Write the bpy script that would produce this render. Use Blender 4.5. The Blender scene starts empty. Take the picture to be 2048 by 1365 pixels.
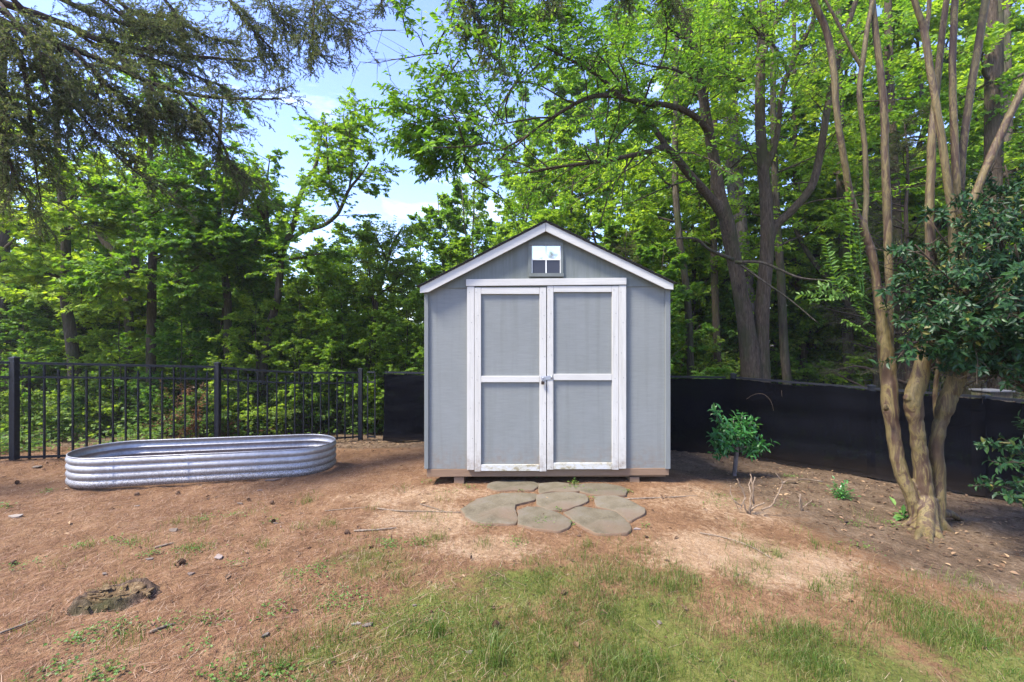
import bpy, math
import numpy as np
from mathutils import Vector

sc = bpy.context.scene
COL = sc.collection
F, CU, CV, CAMZ = 910.0, 1024.0, 682.5, 1.4
R = np.random.default_rng
rad = math.radians

# ------------------------------------------------------------------ noise and ground
def vnoise(x, y, seed=0):
    x = np.asarray(x, float); y = np.asarray(y, float)
    xi = np.floor(x).astype(np.int64); yi = np.floor(y).astype(np.int64)
    fx = x - xi; fy = y - yi
    fx = fx*fx*(3-2*fx); fy = fy*fy*(3-2*fy)
    def h(a, b):
        n = (a*374761393 + b*668265263 + seed*974711) & 0xffffffff
        n = ((n ^ (n >> 13))*1274126177) & 0xffffffff
        return ((n ^ (n >> 16)) & 0xffff)/65535.0
    return (h(xi, yi)*(1-fx)+h(xi+1, yi)*fx)*(1-fy) + (h(xi, yi+1)*(1-fx)+h(xi+1, yi+1)*fx)*fy

def fbm(x, y, oct=4, seed=0):
    s = 0; a = .5; t = 0
    for i in range(oct):
        s = s + a*vnoise(np.asarray(x)*2**i+i*17.3, np.asarray(y)*2**i-i*9.1, seed+i); t += a; a *= .5
    return s/t

def sstep(a, b, x):
    t = np.clip((x-a)/(b-a), 0, 1); return t*t*(3-2*t)

def gbase(x, y):
    x = np.asarray(x, float); y = np.asarray(y, float)
    z = -.09*np.clip(x-1.4, 0, 9) - .1*np.clip(y-4.7, 0, 7)
    z = z + .02*np.clip(-x-5, 0, 6)*sstep(7, 5, y)
    z = z - .075*np.exp(-((x+3.4)/2.3)**4-((y-4.9)/1.3)**4)
    return z

def gz(x, y):
    z = gbase(x, y)
    near = sstep(14, 9, np.abs(y)+np.abs(x)*.4)
    near = near*(1-.85*np.exp(-(((np.asarray(x)-.4)/.95)**4+((np.asarray(y)-3.85)/.8)**4)))
    return z + (fbm(np.asarray(x)*1.1, np.asarray(y)*1.1, 3, 5)-.5)*.09*near + (fbm(np.asarray(x)*9, np.asarray(y)*9, 3, 6)-.5)*.035*near

def P(u, v, Y):
    return np.array([(u-CU)/F*Y, Y, CAMZ-(v-CV)/F*Y])

def G(u, v):
    Y = 4.0
    for _ in range(60):
        x = (u-CU)/F*Y
        Y = .5*Y + .5*(CAMZ-float(gz(x, Y)))*F/(v-CV)
    return np.array([(u-CU)/F*Y, Y, float(gz((u-CU)/F*Y, Y))])

# ------------------------------------------------------------------ object helpers
def tag(o, label=None, cat=None, group=None, kind=None):
    if label: o['label'] = label
    if cat: o['category'] = cat
    if group: o['group'] = group
    if kind: o['kind'] = kind
    return o

def empty(name, loc, label, cat, group=None):
    o = bpy.data.objects.new(name, None); COL.objects.link(o)
    o.location = Vector([float(c) for c in loc]); o.empty_display_size = .1
    return tag(o, label, cat, group)

def org(p):
    v = np.zeros(3)
    while p is not None:
        v = v + np.array(p.location); p = p.parent
    return v

class MB:
    def __init__(s): s.V = []; s.Q = []; s.T = []; s.n = 0; s.N = []
    def add(s, V, Q=None, T=None):
        V = np.asarray(V, float).reshape(-1, 3)
        if Q is not None and len(Q): s.Q.append(np.asarray(Q, np.int64).reshape(-1, 4)+s.n)
        if T is not None and len(T): s.T.append(np.asarray(T, np.int64).reshape(-1, 3)+s.n)
        s.V.append(V); s.n += len(V); return s
    def box(s, a, b):
        x0, y0, z0 = a; x1, y1, z1 = b
        V = [(x0,y0,z0),(x1,y0,z0),(x1,y1,z0),(x0,y1,z0),(x0,y0,z1),(x1,y0,z1),(x1,y1,z1),(x0,y1,z1)]
        return s.add(V, [(0,3,2,1),(4,5,6,7),(0,1,5,4),(1,2,6,5),(2,3,7,6),(3,0,4,7)])
    def obar(s, a, b, w, h):
        """box from a to b, width w sideways (horizontal), height h"""
        a = np.array(a, float); b = np.array(b, float); t = b-a; t /= np.linalg.norm(t)
        sd = np.cross(t, (0,0,1.)); 
        if np.linalg.norm(sd) < 1e-4: sd = np.array((1.,0,0))
        sd /= np.linalg.norm(sd); up = np.cross(sd, t)
        V = []
        for p in (a, b):
            for q in ((-1,-1),(1,-1),(1,1),(-1,1)):
                V.append(p+sd*q[0]*w/2+up*q[1]*h/2)
        return s.add(V, [(0,1,2,3),(7,6,5,4),(0,4,5,1),(1,5,6,2),(2,6,7,3),(3,7,4,0)])
    def prism(s, poly, f):
        """poly: list of 2-D points, f(p,k) -> 3-D point for k=0 (front) / 1 (back)"""
        n = len(poly); V = [f(p, 0) for p in poly]+[f(p, 1) for p in poly]
        s.N.append(([i+s.n for i in range(n)], [i+s.n+n for i in reversed(range(n))]))
        return s.add(V, [(i, i+n, (i+1) % n+n, (i+1) % n) for i in range(n)])
    def tubes(s, pts, rads, n=6, cap=True):
        """batch of tubes pts (B,k,3), rads (B,k)"""
        pts = np.asarray(pts, float); rads = np.asarray(rads, float)
        if pts.ndim == 2: pts = pts[None]; rads = rads[None]
        B, k, _ = pts.shape
        t = np.gradient(pts, axis=1); t /= np.linalg.norm(t, axis=2, keepdims=True)+1e-9
        m = np.abs(pts[:, -1]-pts[:, 0]); ref = np.zeros((B, 3)); ref[np.arange(B), np.argmin(m, 1)] = 1
        a = np.cross(t, ref[:, None, :]); a /= np.linalg.norm(a, axis=2, keepdims=True)+1e-9
        b = np.cross(t, a)
        th = np.linspace(0, 2*np.pi, n, endpoint=False)
        V = pts[:, :, None, :] + rads[:, :, None, None]*(a[:, :, None, :]*np.cos(th)[None, None, :, None]+b[:, :, None, :]*np.sin(th)[None, None, :, None])
        i = np.arange(B)[:, None, None]*(k*n); j = np.arange(k-1)[None, :, None]*n; q = np.arange(n)[None, None, :]; q2 = (q+1) % n
        Q = np.stack([i+j+q, i+j+q2, i+j+n+q2, i+j+n+q], -1).reshape(-1, 4)
        base = s.n
        s.add(V.reshape(-1, 3), Q)
        if cap and B < 80:
            for bb in range(B):
                s.N.append(([base+bb*k*n+(n-1-x) for x in range(n)], [base+bb*k*n+(k-1)*n+x for x in range(n)]))
        return s
    def build(s, name, mat=None, parent=None, smooth=False, bevel=0, origin=None):
        V = np.concatenate(s.V) if s.V else np.zeros((0, 3))
        o0 = org(parent) if parent is not None else (np.array(origin, float) if origin is not None else np.zeros(3))
        V = V-o0
        Q = np.concatenate(s.Q) if s.Q else np.zeros((0, 4), np.int64)
        T = np.concatenate(s.T) if s.T else np.zeros((0, 3), np.int64)
        ng = [x for pair in s.N for x in pair]
        me = bpy.data.meshes.new(name)
        nl = Q.size+T.size+sum(len(x) for x in ng)
        me.vertices.add(len(V)); me.vertices.foreach_set('co', V.astype(np.float32).ravel())
        me.loops.add(nl)
        li = np.concatenate([Q.ravel(), T.ravel()]+[np.array(x) for x in ng]) if nl else np.zeros(0)
        me.loops.foreach_set('vertex_index', li.astype(np.int32))
        ln = np.concatenate([np.full(len(Q), 4), np.full(len(T), 3), np.array([len(x) for x in ng], int)])
        me.polygons.add(len(ln))
        st = np.concatenate([[0], np.cumsum(ln)[:-1]]) if len(ln) else ln
        me.polygons.foreach_set('loop_start', st.astype(np.int32))
        me.polygons.foreach_set('use_smooth', np.full(len(ln), bool(smooth)))
        me.update(calc_edges=True); me.validate()
        if mat: me.materials.append(mat)
        o = bpy.data.objects.new(name, me); COL.objects.link(o)
        if parent is not None: o.parent = parent
        elif origin is not None: o.location = Vector([float(c) for c in o0])
        if bevel:
            md = o.modifiers.new('bevel', 'BEVEL'); md.width = bevel; md.segments = 2; md.limit_method = 'ANGLE'; md.angle_limit = rad(40)
        return o

def copy_tree(o, parent=None):
    c = o.copy(); COL.objects.link(c)
    if parent is not None: c.parent = parent
    for ch in list(o.children): copy_tree(ch, c)
    return c

# ------------------------------------------------------------------ materials
def nmat(name):
    m = bpy.data.materials.new(name); m.use_nodes = True
    nt = m.node_tree; nt.nodes.clear()
    return m, nt, nt.nodes, nt.links

def N(ns, t, **k):
    n = ns.new(t)
    for a, b in k.items(): setattr(n, a, b)
    return n

def ramp(ns, ls, src, stops):
    r = ns.new('ShaderNodeValToRGB'); e = r.color_ramp.elements
    while len(e) < len(stops): e.new(.5)
    for i, (p, c) in enumerate(stops):
        e[i].position = p; e[i].color = (c[0], c[1], c[2], 1) if not np.isscalar(c) else (c, c, c, 1)
    ls.new(src, r.inputs[0]); return r.outputs[0]

def noise(ns, ls, vec, scale, detail=4, rough=.55, dist=0):
    n = ns.new('ShaderNodeTexNoise'); n.inputs['Scale'].default_value = scale; n.inputs['Detail'].default_value = detail
    n.inputs['Roughness'].default_value = rough; n.inputs['Distortion'].default_value = dist
    if vec is not None: ls.new(vec, n.inputs['Vector'])
    return n.outputs['Fac']

def mapping(ns, ls, scale=(1,1,1), coord='Object'):
    t = ns.new('ShaderNodeTexCoord'); m = ns.new('ShaderNodeMapping'); m.inputs['Scale'].default_value = scale
    ls.new(t.outputs[coord], m.inputs['Vector']); return m.outputs[0]

def mix(ns, ls, fac, a, b, mode='MIX'):
    m = ns.new('ShaderNodeMix'); m.data_type = 'RGBA'; m.blend_type = mode
    for s, v in ((m.inputs[0], fac), (m.inputs[6], a), (m.inputs[7], b)):
        if isinstance(v, (int, float)): s.default_value = v
        elif isinstance(v, tuple): s.default_value = (*v, 1)
        else: ls.new(v, s)
    return m.outputs[2]

def math_(ns, ls, op, a, b=None, c=None):
    m = ns.new('ShaderNodeMath'); m.operation = op
    for i, v in enumerate((a, b, c)):
        if v is None: continue
        if isinstance(v, (int, float)): m.inputs[i].default_value = v
        else: ls.new(v, m.inputs[i])
    return m.outputs[0]

def finish(m, nt, ns, ls, col, rough=.7, spec=.3, metal=0, bump=None, bstr=.3, bdist=.01):
    p = ns.new('ShaderNodeBsdfPrincipled'); o = ns.new('ShaderNodeOutputMaterial')
    for s, v in ((p.inputs['Base Color'], col), (p.inputs['Roughness'], rough), (p.inputs['Metallic'], metal), (p.inputs['Specular IOR Level'], spec)):
        if isinstance(v, (int, float)): s.default_value = v
        elif isinstance(v, tuple): s.default_value = (*v, 1)
        else: ls.new(v, s)
    if bump is not None:
        b = ns.new('ShaderNodeBump'); b.inputs['Strength'].default_value = bstr; b.inputs['Distance'].default_value = bdist
        ls.new(bump, b.inputs['Height']); ls.new(b.outputs[0], p.inputs['Normal'])
    ls.new(p.outputs[0], o.inputs[0]); return m

def mat_leaf(name, stops, trans=.45, tcol=(1.85, 1.75, .6), rough=.5, spec=.3, objvar=.3):
    m, nt, ns, ls = nmat(name)
    g = ns.new('ShaderNodeNewGeometry'); oi = ns.new('ShaderNodeObjectInfo')
    c = ramp(ns, ls, g.outputs['Random Per Island'], stops)
    v = math_(ns, ls, 'MULTIPLY_ADD', oi.outputs['Random'], 2*objvar, 1-objvar)
    h = ns.new('ShaderNodeHueSaturation'); h.inputs['Saturation'].default_value = .96; ls.new(v, h.inputs['Value']); ls.new(c, h.inputs['Color'])
    hv = math_(ns, ls, 'MULTIPLY_ADD', oi.outputs['Random'], -.045, .52); ls.new(hv, h.inputs['Hue'])
    p = ns.new('ShaderNodeBsdfPrincipled'); ls.new(h.outputs[0], p.inputs['Base Color'])
    p.inputs['Roughness'].default_value = rough; p.inputs['Specular IOR Level'].default_value = spec
    t = ns.new('ShaderNodeBsdfTranslucent'); tc = mix(ns, ls, 1.0, h.outputs[0], tcol, 'MULTIPLY'); ls.new(tc, t.inputs[0])
    s = ns.new('ShaderNodeMixShader'); s.inputs[0].default_value = trans
    ls.new(p.outputs[0], s.inputs[1]); ls.new(t.outputs[0], s.inputs[2])
    o = ns.new('ShaderNodeOutputMaterial'); ls.new(s.outputs[0], o.inputs[0]); return m

def mat_bark(name, c0, c1, c2, sx=14, sz=2.2, b=.6, moss=None, dist=.02):
    m, nt, ns, ls = nmat(name)
    v = mapping(ns, ls, (sx, sx, sz)); n1 = noise(ns, ls, v, 1.6, 6, .65, .6)
    v2 = mapping(ns, ls, (1, 1, .5)); n2 = noise(ns, ls, v2, 3, 3)
    c = ramp(ns, ls, n1, [(.3, c0), (.52, c1), (.75, c2)])
    if moss:
        f = ramp(ns, ls, n2, [(.48, 0.), (.66, .75)]); c = mix(ns, ls, f, c, moss)
    return finish(m, nt, ns, ls, c, .9, .1, 0, n1, b, dist)

# painted wood
def mat_paint(name, col, dirt, dirt_amt=.5, grain=(2, 60, 60), rough=.55, bstr=.25, splash=False):
    m, nt, ns, ls = nmat(name)
    v = mapping(ns, ls, grain); n1 = noise(ns, ls, v, 1.5, 5, .6, .4)
    vv = mapping(ns, ls, (1, 1, 1)); n2 = noise(ns, ls, vv, 2.3, 5, .6)
    n3 = noise(ns, ls, vv, 38, 3, .6)
    c = mix(ns, ls, ramp(ns, ls, n2, [(.35, 0.), (.75, .35*dirt_amt)]), col, dirt)
    c = mix(ns, ls, ramp(ns, ls, n3, [(.68, 0.), (.78, .5*dirt_amt)]), c, dirt)
    if splash:
        st = noise(ns, ls, mapping(ns, ls, (14, 14, .55)), 1.2, 4, .6, .3); c = mix(ns, ls, ramp(ns, ls, st, [(.5, 0.), (.72, .38)]), c, dirt)
        sz = ns.new('ShaderNodeSeparateXYZ'); ls.new(vv, sz.inputs[0])
        lo = math_(ns, ls, 'MULTIPLY', ramp(ns, ls, sz.outputs[2], [(.12, 1.), (.42, 0.)]), ramp(ns, ls, noise(ns, ls, vv, 16, 5, .7), [(.42, 0.), (.68, .75)]))
        c = mix(ns, ls, lo, c, (.19, .13, .085))
    k = ramp(ns, ls, n1, [(.3, .90), (.7, 1.04)])
    c = mix(ns, ls, 1.0, c, k, 'MULTIPLY')
    return finish(m, nt, ns, ls, c, rough+.2, .12, 0, n1, bstr, .004)

M = {}
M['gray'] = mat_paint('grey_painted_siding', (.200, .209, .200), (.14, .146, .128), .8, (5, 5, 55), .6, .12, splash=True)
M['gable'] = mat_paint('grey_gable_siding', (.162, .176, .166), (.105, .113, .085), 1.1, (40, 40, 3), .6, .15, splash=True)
M['grayt'] = mat_paint('grey_painted_trim', (.180, .190, .183), (.12, .128, .11), .8, (40, 40, 3), .6, .12)
M['white'] = mat_paint('white_painted_trim', (.49, .472, .43), (.32, .295, .24), .6, (40, 40, 3), .5, .12, splash=True)
M['whiteh'] = mat_paint('white_painted_rail', (.49, .472, .43), (.32, .295, .24), .6, (3, 40, 40), .5, .12)
M['roof'] = mat_paint('dark_shingle', (.035, .032, .03), (.06, .055, .05), 1, (20, 20, 20), .9, .6)
def mat_dirty_rail():
    m, nt, ns, ls = nmat('dirty_white_bottom_rail')
    v = mapping(ns, ls, (1, 1, 1.6)); n = noise(ns, ls, v, 22, 6, .7); n2 = noise(ns, ls, v, 5, 3)
    f = math_(ns, ls, 'ADD', n, math_(ns, ls, 'MULTIPLY', n2, .5))
    c = ramp(ns, ls, f, [(.62, (.47, .47, .46)), (.78, (.42, .395, .32)), (.88, (.26, .22, .14))])
    return finish(m, nt, ns, ls, c, .65, .2, 0, n, .3, .003)
M['dirtyrail'] = mat_dirty_rail()
M['skid'] = mat_paint('muddy_wood', (.20, .135, .09), (.23, .14, .08), 1, (5, 40, 40), .9, .4)
M['dark'] = finish(*nmat('dark_gap'), (.01, .01, .012), .9, .1)
M['screen'] = finish(*nmat('window_screen'), (.035, .038, .05), .5, .4)
def mat_glass():
    m, nt, ns, ls = nmat('window_glass')
    return finish(m, nt, ns, ls, (.8, .82, .85), .03, .5, .75)
M['glass'] = mat_glass()
M['muntin'] = finish(*nmat('cream_muntin'), (.72, .70, .63), .5, .3)
M['steel'] = finish(*nmat('zinc_hasp'), (.42, .43, .47), .42, .5, .8)
M['brass'] = finish(*nmat('rusty_lock_body'), (.045, .03, .022), .55, .4, .5)
def mat_black_metal():
    m, nt, ns, ls = nmat('black_powder_coat')
    n = noise(ns, ls, mapping(ns, ls), 30, 4); c = ramp(ns, ls, n, [(.3, (.005, .0055, .009)), (.75, (.012, .013, .018))])
    return finish(m, nt, ns, ls, c, .5, .4, 0, n, .1, .002)
M['blackmetal'] = mat_black_metal()
M['wire'] = finish(*nmat('black_wire'), (.012, .012, .014), .5, .3)
def mat_cloth():
    m, nt, ns, ls = nmat('black_shade_cloth')
    v = mapping(ns, ls); n = noise(ns, ls, v, 1.7, 4, .6); w = noise(ns, ls, mapping(ns, ls, (1, 1, 14)), 14, 3, .6)
    c = ramp(ns, ls, n, [(.3, (.0016, .0018, .0030)), (.7, (.0045, .0048, .0072))])
    dz = ns.new('ShaderNodeSeparateXYZ'); ls.new(v, dz.inputs[0]); n5 = noise(ns, ls, v, 5, 5, .65)
    c = mix(ns, ls, math_(ns, ls, 'MULTIPLY', ramp(ns, ls, dz.outputs[2], [(.0, .8), (.28, 0.)]), n5), c, (.045, .034, .026))
    c = mix(ns, ls, ramp(ns, ls, w, [(.62, 0.), (.8, .35)]), c, (.008, .0085, .012))
    wt = ns.new('ShaderNodeTexBrick'); wt.offset = 0; wt.inputs['Scale'].default_value = 1; wt.inputs['Brick Width'].default_value = .05; wt.inputs['Row Height'].default_value = .05
    wt.inputs['Mortar Size'].default_value = .003
    sp = ns.new('ShaderNodeSeparateXYZ'); tc = ns.new('ShaderNodeTexCoord'); ls.new(tc.outputs['Object'], sp.inputs[0])
    cb = ns.new('ShaderNodeCombineXYZ'); ls.new(sp.outputs[0], cb.inputs[0]); ls.new(sp.outputs[2], cb.inputs[1]); ls.new(cb.outputs[0], wt.inputs['Vector'])
    c = mix(ns, ls, math_(ns, ls, 'MULTIPLY', wt.outputs['Fac'], .18), c, (.012, .0125, .017))
    return finish(m, nt, ns, ls, c, .95, .02, 0, n, .3, .03)
M['cloth'] = mat_cloth()
_nt = M['cloth'].node_tree; _p = _nt.nodes['Principled BSDF']; _o = next(n for n in _nt.nodes if n.type == 'OUTPUT_MATERIAL')
_t = _nt.nodes.new('ShaderNodeBsdfTransparent'); _x = _nt.nodes.new('ShaderNodeMixShader'); _x.inputs[0].default_value = .14
_nt.links.new(_p.outputs[0], _x.inputs[1]); _nt.links.new(_t.outputs[0], _x.inputs[2]); _nt.links.new(_x.outputs[0], _o.inputs[0])
def mat_galv():
    m, nt, ns, ls = nmat('galvanised_steel')
    v = mapping(ns, ls); vo = ns.new('ShaderNodeTexVoronoi'); vo.inputs['Scale'].default_value = 28; ls.new(v, vo.inputs['Vector'])
    n = noise(ns, ls, v, 6, 5, .65); n2 = noise(ns, ls, v, 85, 3, .7)
    c = ramp(ns, ls, vo.outputs['Distance'], [(0., (.32, .31, .30)), (.6, (.42, .405, .39))])
    c = mix(ns, ls, ramp(ns, ls, n, [(.45, 0.), (.8, .55)]), c, (.22, .20, .185))
    sp = ns.new('ShaderNodeSeparateXYZ'); ls.new(v, sp.inputs[0])
    low = ramp(ns, ls, sp.outputs[2], [(.02, 1.), (.25, 0.)])
    dirt = math_(ns, ls, 'MULTIPLY', low, ramp(ns, ls, n2, [(.43, 0.), (.56, .95)]))
    c = mix(ns, ls, dirt, c, (.10, .075, .055))
    r = ramp(ns, ls, n, [(.3, .46), (.8, .62)])
    mt = math_(ns, ls, 'MULTIPLY_ADD', dirt, -.55, .6)
    return finish(m, nt, ns, ls, c, r, .5, mt, n, .08, .004)
M['galv'] = mat_galv()
def mat_stone():
    m, nt, ns, ls = nmat('flagstone')
    v = mapping(ns, ls); n = noise(ns, ls, v, 5, 6, .65); n2 = noise(ns, ls, v, 60, 4, .65); n3 = noise(ns, ls, v, 2.2, 3)
    c = ramp(ns, ls, n, [(.3, (.070, .058, .036)), (.5, (.115, .098, .064)), (.7, (.135, .122, .094))])
    c = mix(ns, ls, ramp(ns, ls, n2, [(.52, 0.), (.7, .55)]), c, (.17, .145, .10)); c = mix(ns, ls, ramp(ns, ls, n3, [(.5, 0.), (.68, .7)]), c, (.125, .085, .055))
    oi = ns.new('ShaderNodeObjectInfo'); c = mix(ns, ls, 1., c, ramp(ns, ls, oi.outputs['Random'], [(0, (.84, .83, .84)), (.5, (1.02, 1.0, 1.02)), (1, (1.12, 1.1, 1.16))]), 'MULTIPLY')
    g = ns.new('ShaderNodeNewGeometry'); sp = ns.new('ShaderNodeSeparateXYZ'); ls.new(g.outputs['Normal'], sp.inputs[0])
    side = ramp(ns, ls, sp.outputs[2], [(.35, .85), (.85, 0.)])
    c = mix(ns, ls, math_(ns, ls, 'MULTIPLY', side, ramp(ns, ls, n3, [(.25, .7), (.55, 1.)])), c, (.16, .10, .062))
    return finish(m, nt, ns, ls, c, .9, .15, 0, math_(ns, ls, 'ADD', n, math_(ns, ls, 'MULTIPLY', n2, .3)), .5, .015)
M['stone'] = mat_stone()
M['bark_dark'] = mat_bark('dark_furrowed_bark', (.028, .022, .017), (.075, .06, .044), (.15, .125, .095), 16, 2.6, .9, (.05, .06, .022))
M['bark_gray'] = mat_bark('grey_bark', (.028, .020, .014), (.085, .062, .043), (.15, .117, .084), 26, 4.5, 1., (.05, .052, .022), .035)
M['bark_pine'] = mat_bark('pale_plated_bark', (.05, .038, .032), (.16, .13, .115), (.26, .225, .205), 10, 3.6, .9)
M['bark_cedar'] = mat_bark('cedar_bark', (.02, .015, .012), (.05, .036, .028), (.09, .066, .05), 30, 4, .5)
def mat_myrtle():
    m, nt, ns, ls = nmat('peeling_smooth_bark')
    v = mapping(ns, ls, (7, 7, 1.6)); n = noise(ns, ls, v, 1.5, 6, .7, 1.6); n2 = noise(ns, ls, mapping(ns, ls, (22, 22, 2.5)), 1.5, 5, .65, .5)
    n3 = noise(ns, ls, mapping(ns, ls, (1, 1, .5)), 2.4, 2)
    c = ramp(ns, ls, n, [(.32, (.035, .017, .011)), (.42, (.062, .035, .021)), (.48, (.082, .054, .029)), (.52, (.155, .115, .045)), (.60, (.072, .054, .022)), (.70, (.145, .11, .048)), (.74, (.065, .043, .022))])
    c = mix(ns, ls, ramp(ns, ls, n3, [(.5, 0.), (.68, .55)]), c, (.085, .07, .022))
    c = mix(ns, ls, ramp(ns, ls, n2, [(.55, 0.), (.70, .6)]), c, (.04, .024, .016))
    return finish(m, nt, ns, ls, c, .6, .3, 0, math_(ns, ls, 'ADD', n, math_(ns, ls, 'MULTIPLY', n2, .5)), .6, .02)
M['myrtle'] = mat_myrtle()
M['twig'] = finish(*nmat('brown_twig'), (.055, .042, .03), .9, .1)
M['drywood'] = mat_bark('weathered_dry_wood', (.10, .072, .05), (.195, .15, .11), (.30, .25, .195), 30, 6, .4)
M['rot'] = mat_bark('rotten_wood', (.06, .038, .02), (.16, .105, .055), (.30, .22, .12), 26, 14, 1.0, (.085, .075, .03), .03)
M['deadstem'] = mat_bark('dry_brown_stem', (.085, .058, .038), (.18, .13, .09), (.28, .22, .16), 30, 6, .4)
M['rotbark'] = mat_bark('decayed_bark', (.03, .02, .015), (.10, .066, .045), (.19, .14, .095), 24, 10, 1.0, (.05, .05, .018), .03)
M['cone'] = finish(*nmat('pine_cone'), (.12, .072, .045), .85, .1)
M['leaf_maple'] = mat_leaf('leaf_bright_maple', [(0, (.075, .17, .015)), (.5, (.125, .245, .02)), (1, (.20, .31, .03))], .5)
M['leaf_elm'] = mat_leaf('leaf_fresh_elm', [(0, (.085, .19, .014)), (.6, (.14, .27, .02)), (1, (.21, .33, .03))], .5)
M['leaf_shrub'] = mat_leaf('leaf_thicket', [(0, (.06, .135, .02)), (.6, (.11, .205, .025)), (1, (.19, .27, .04))], .45)
M['leaf_far'] = mat_leaf('leaf_sunny_far', [(0, (.095, .20, .014)), (.5, (.155, .285, .02)), (1, (.24, .36, .035))], .52)
M['leaf_gloss'] = mat_leaf('leaf_glossy_evergreen', [(0, (.010, .036, .012)), (.6, (.018, .056, .016)), (.93, (.035, .085, .018)), (1, (.14, .12, .02))], .18, (1.4, 1.5, .5), .45, .24, .1)
M['leaf_small'] = mat_leaf('leaf_small_shrub', [(0, (.035, .13, .025)), (.7, (.065, .19, .035)), (1, (.13, .26, .05))], .28, (1.3, 1.5, .5), .35, .5, .05)
M['leaf_myrtle'] = mat_leaf('leaf_myrtle_shoot', [(0, (.04, .12, .018)), (1, (.09, .19, .03))], .45)
M['leaf_cedar'] = mat_leaf('leaf_cedar_scale', [(0, (.055, .078, .030)), (.6, (.12, .145, .062)), (1, (.18, .16, .10))], .5, (1.2, 1.3, .6), .7, .15, .1)
M['leaf_weed'] = mat_leaf('leaf_weed', [(0, (.05, .12, .018)), (1, (.13, .21, .035))], .35, objvar=.0)
M['grass'] = mat_leaf('grass_blade', [(0, (.034, .084, .010)), (.45, (.068, .132, .017)), (.75, (.125, .175, .03)), (.9, (.22, .20, .075)), (1, (.30, .24, .12))], .35, objvar=0)
M['needle'] = mat_leaf('pine_straw', [(0, (.065, .028, .014)), (.4, (.16, .075, .036)), (.75, (.26, .155, .085)), (1, (.38, .285, .195))], .1, (1, 1, 1), .7, .2, 0)
M['litter'] = mat_leaf('dead_leaf', [(0, (.05, .026, .015)), (.5, (.12, .065, .036)), (.8, (.22, .13, .072)), (1, (.32, .21, .11))], .15, (1, 1, 1), .7, .2, 0)
M['chip'] = mat_leaf('bark_chip', [(0, (.09, .068, .055)), (.6, (.17, .132, .107)), (1, (.25, .21, .175))], .0, (1, 1, 1), .8, .2, 0)
M['flower'] = mat_leaf('flower_bud', [(0, (.20, .22, .05)), (1, (.36, .36, .12))], .2, (1, 1, 1), .6, .2, 0)
M['dead'] = mat_leaf('dead_brown_foliage', [(0, (.12, .055, .022)), (1, (.26, .12, .045))], .3, (1, 1, 1), .7, .2, 0)

def mat_ground():
    m, nt, ns, ls = nmat('yard_soil')
    at = ns.new('ShaderNodeVertexColor'); at.layer_name = 'cover'
    sp = ns.new('ShaderNodeSeparateColor'); ls.new(at.outputs['Color'], sp.inputs[0])
    v = mapping(ns, ls); n1 = noise(ns, ls, v, 3.2, 6, .65); n2 = noise(ns, ls, v, 26, 5, .7); n3 = noise(ns, ls, v, 140, 3, .7)
    f = math_(ns, ls, 'ADD', math_(ns, ls, 'MULTIPLY', n1, .5), math_(ns, ls, 'MULTIPLY', n2, .5))
    straw = ramp(ns, ls, f, [(.32, (.066, .036, .021)), (.5, (.14, .078, .044)), (.68, (.215, .135, .082))])
    sand = ramp(ns, ls, f, [(.32, (.13, .078, .046)), (.5, (.215, .14, .088)), (.68, (.31, .225, .16))])
    mulch = ramp(ns, ls, f, [(.34, (.036, .024, .016)), (.5, (.098, .066, .044)), (.66, (.17, .124, .09))])
    moss = ramp(ns, ls, f, [(.34, (.045, .047, .018)), (.5, (.082, .088, .022)), (.68, (.135, .13, .045))])
    def fac(s): return ramp(ns, ls, math_(ns, ls, 'ADD', s, math_(ns, ls, 'MULTIPLY_ADD', n2, .9, -.45)), [(.35, 0.), (.65, 1.)])
    c = mix(ns, ls, fac(sp.outputs[0]), straw, sand)
    c = mix(ns, ls, fac(sp.outputs[2]), c, mulch)
    c = mix(ns, ls, fac(sp.outputs[1]), c, moss)
    k = ramp(ns, ls, n3, [(.3, .62), (.7, 1.3)]); c = mix(ns, ls, 1., c, k, 'MULTIPLY')
    c = mix(ns, ls, 1., c, (1.34, 1.33, 1.22), 'MULTIPLY')
    return finish(m, nt, ns, ls, c, .95, .1, 0, math_(ns, ls, 'ADD', n2, math_(ns, ls, 'MULTIPLY', n3, .4)), .9, .03)
M['ground'] = mat_ground()

# ------------------------------------------------------------------ ground masks (what grows where)
def m_grass(x, y):
    yb = 3.02 + .3*(fbm(x*1.3, x*0+3, 3, 31)-.5) - .42*sstep(.6, 1.9, x) + .1*sstep(2, 3, x)
    g = sstep(yb+.28, yb-.85, y+.5*(fbm(x*2.4, y*2.4, 4, 33)-.5))*sstep(-1.5, -.3, x+.35*(y-2.2)+.8*(fbm(x*2, y*2, 3, 40)-.5))
    return g
def m_sand(x, y):
    s = np.exp(-(((x-1.55)/.75)**2+((y-3.0)/.42)**2))*1.15
    s = np.maximum(s, .95*np.exp(-(((x+.65)/.5)**2+((y-3.65)/.5)**2)))
    s = np.maximum(s, .8*np.exp(-(((x+.95)/.9)**2+((y-4.2)/.35)**2)))
    s = np.maximum(s, .8*np.exp(-(((x+.2)/.5)**2+((y-3.1)/.25)**2)))
    s = np.maximum(s, .75*np.exp(-(((x-1.9)/.9)**2+((y-4.0)/.6)**2)))
    return s*(.36+1.1*fbm(x*2.6, y*2.6, 5, 50))
def m_moss(x, y):
    return np.clip(m_grass(x, y)*(.10+1.15*fbm(x*2.6, y*2.6, 4, 61)) + .8*np.exp(-(((x+.95)/.5)**2+((y-2.9)/.25)**2))*fbm(x*4, y*4, 3, 62)
                   + .22*sstep(-4, -1, x)*sstep(3.8, 2.6, y)*sstep(.5, .75, fbm(x*3, y*3, 3, 63)), 0, 1)
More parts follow.
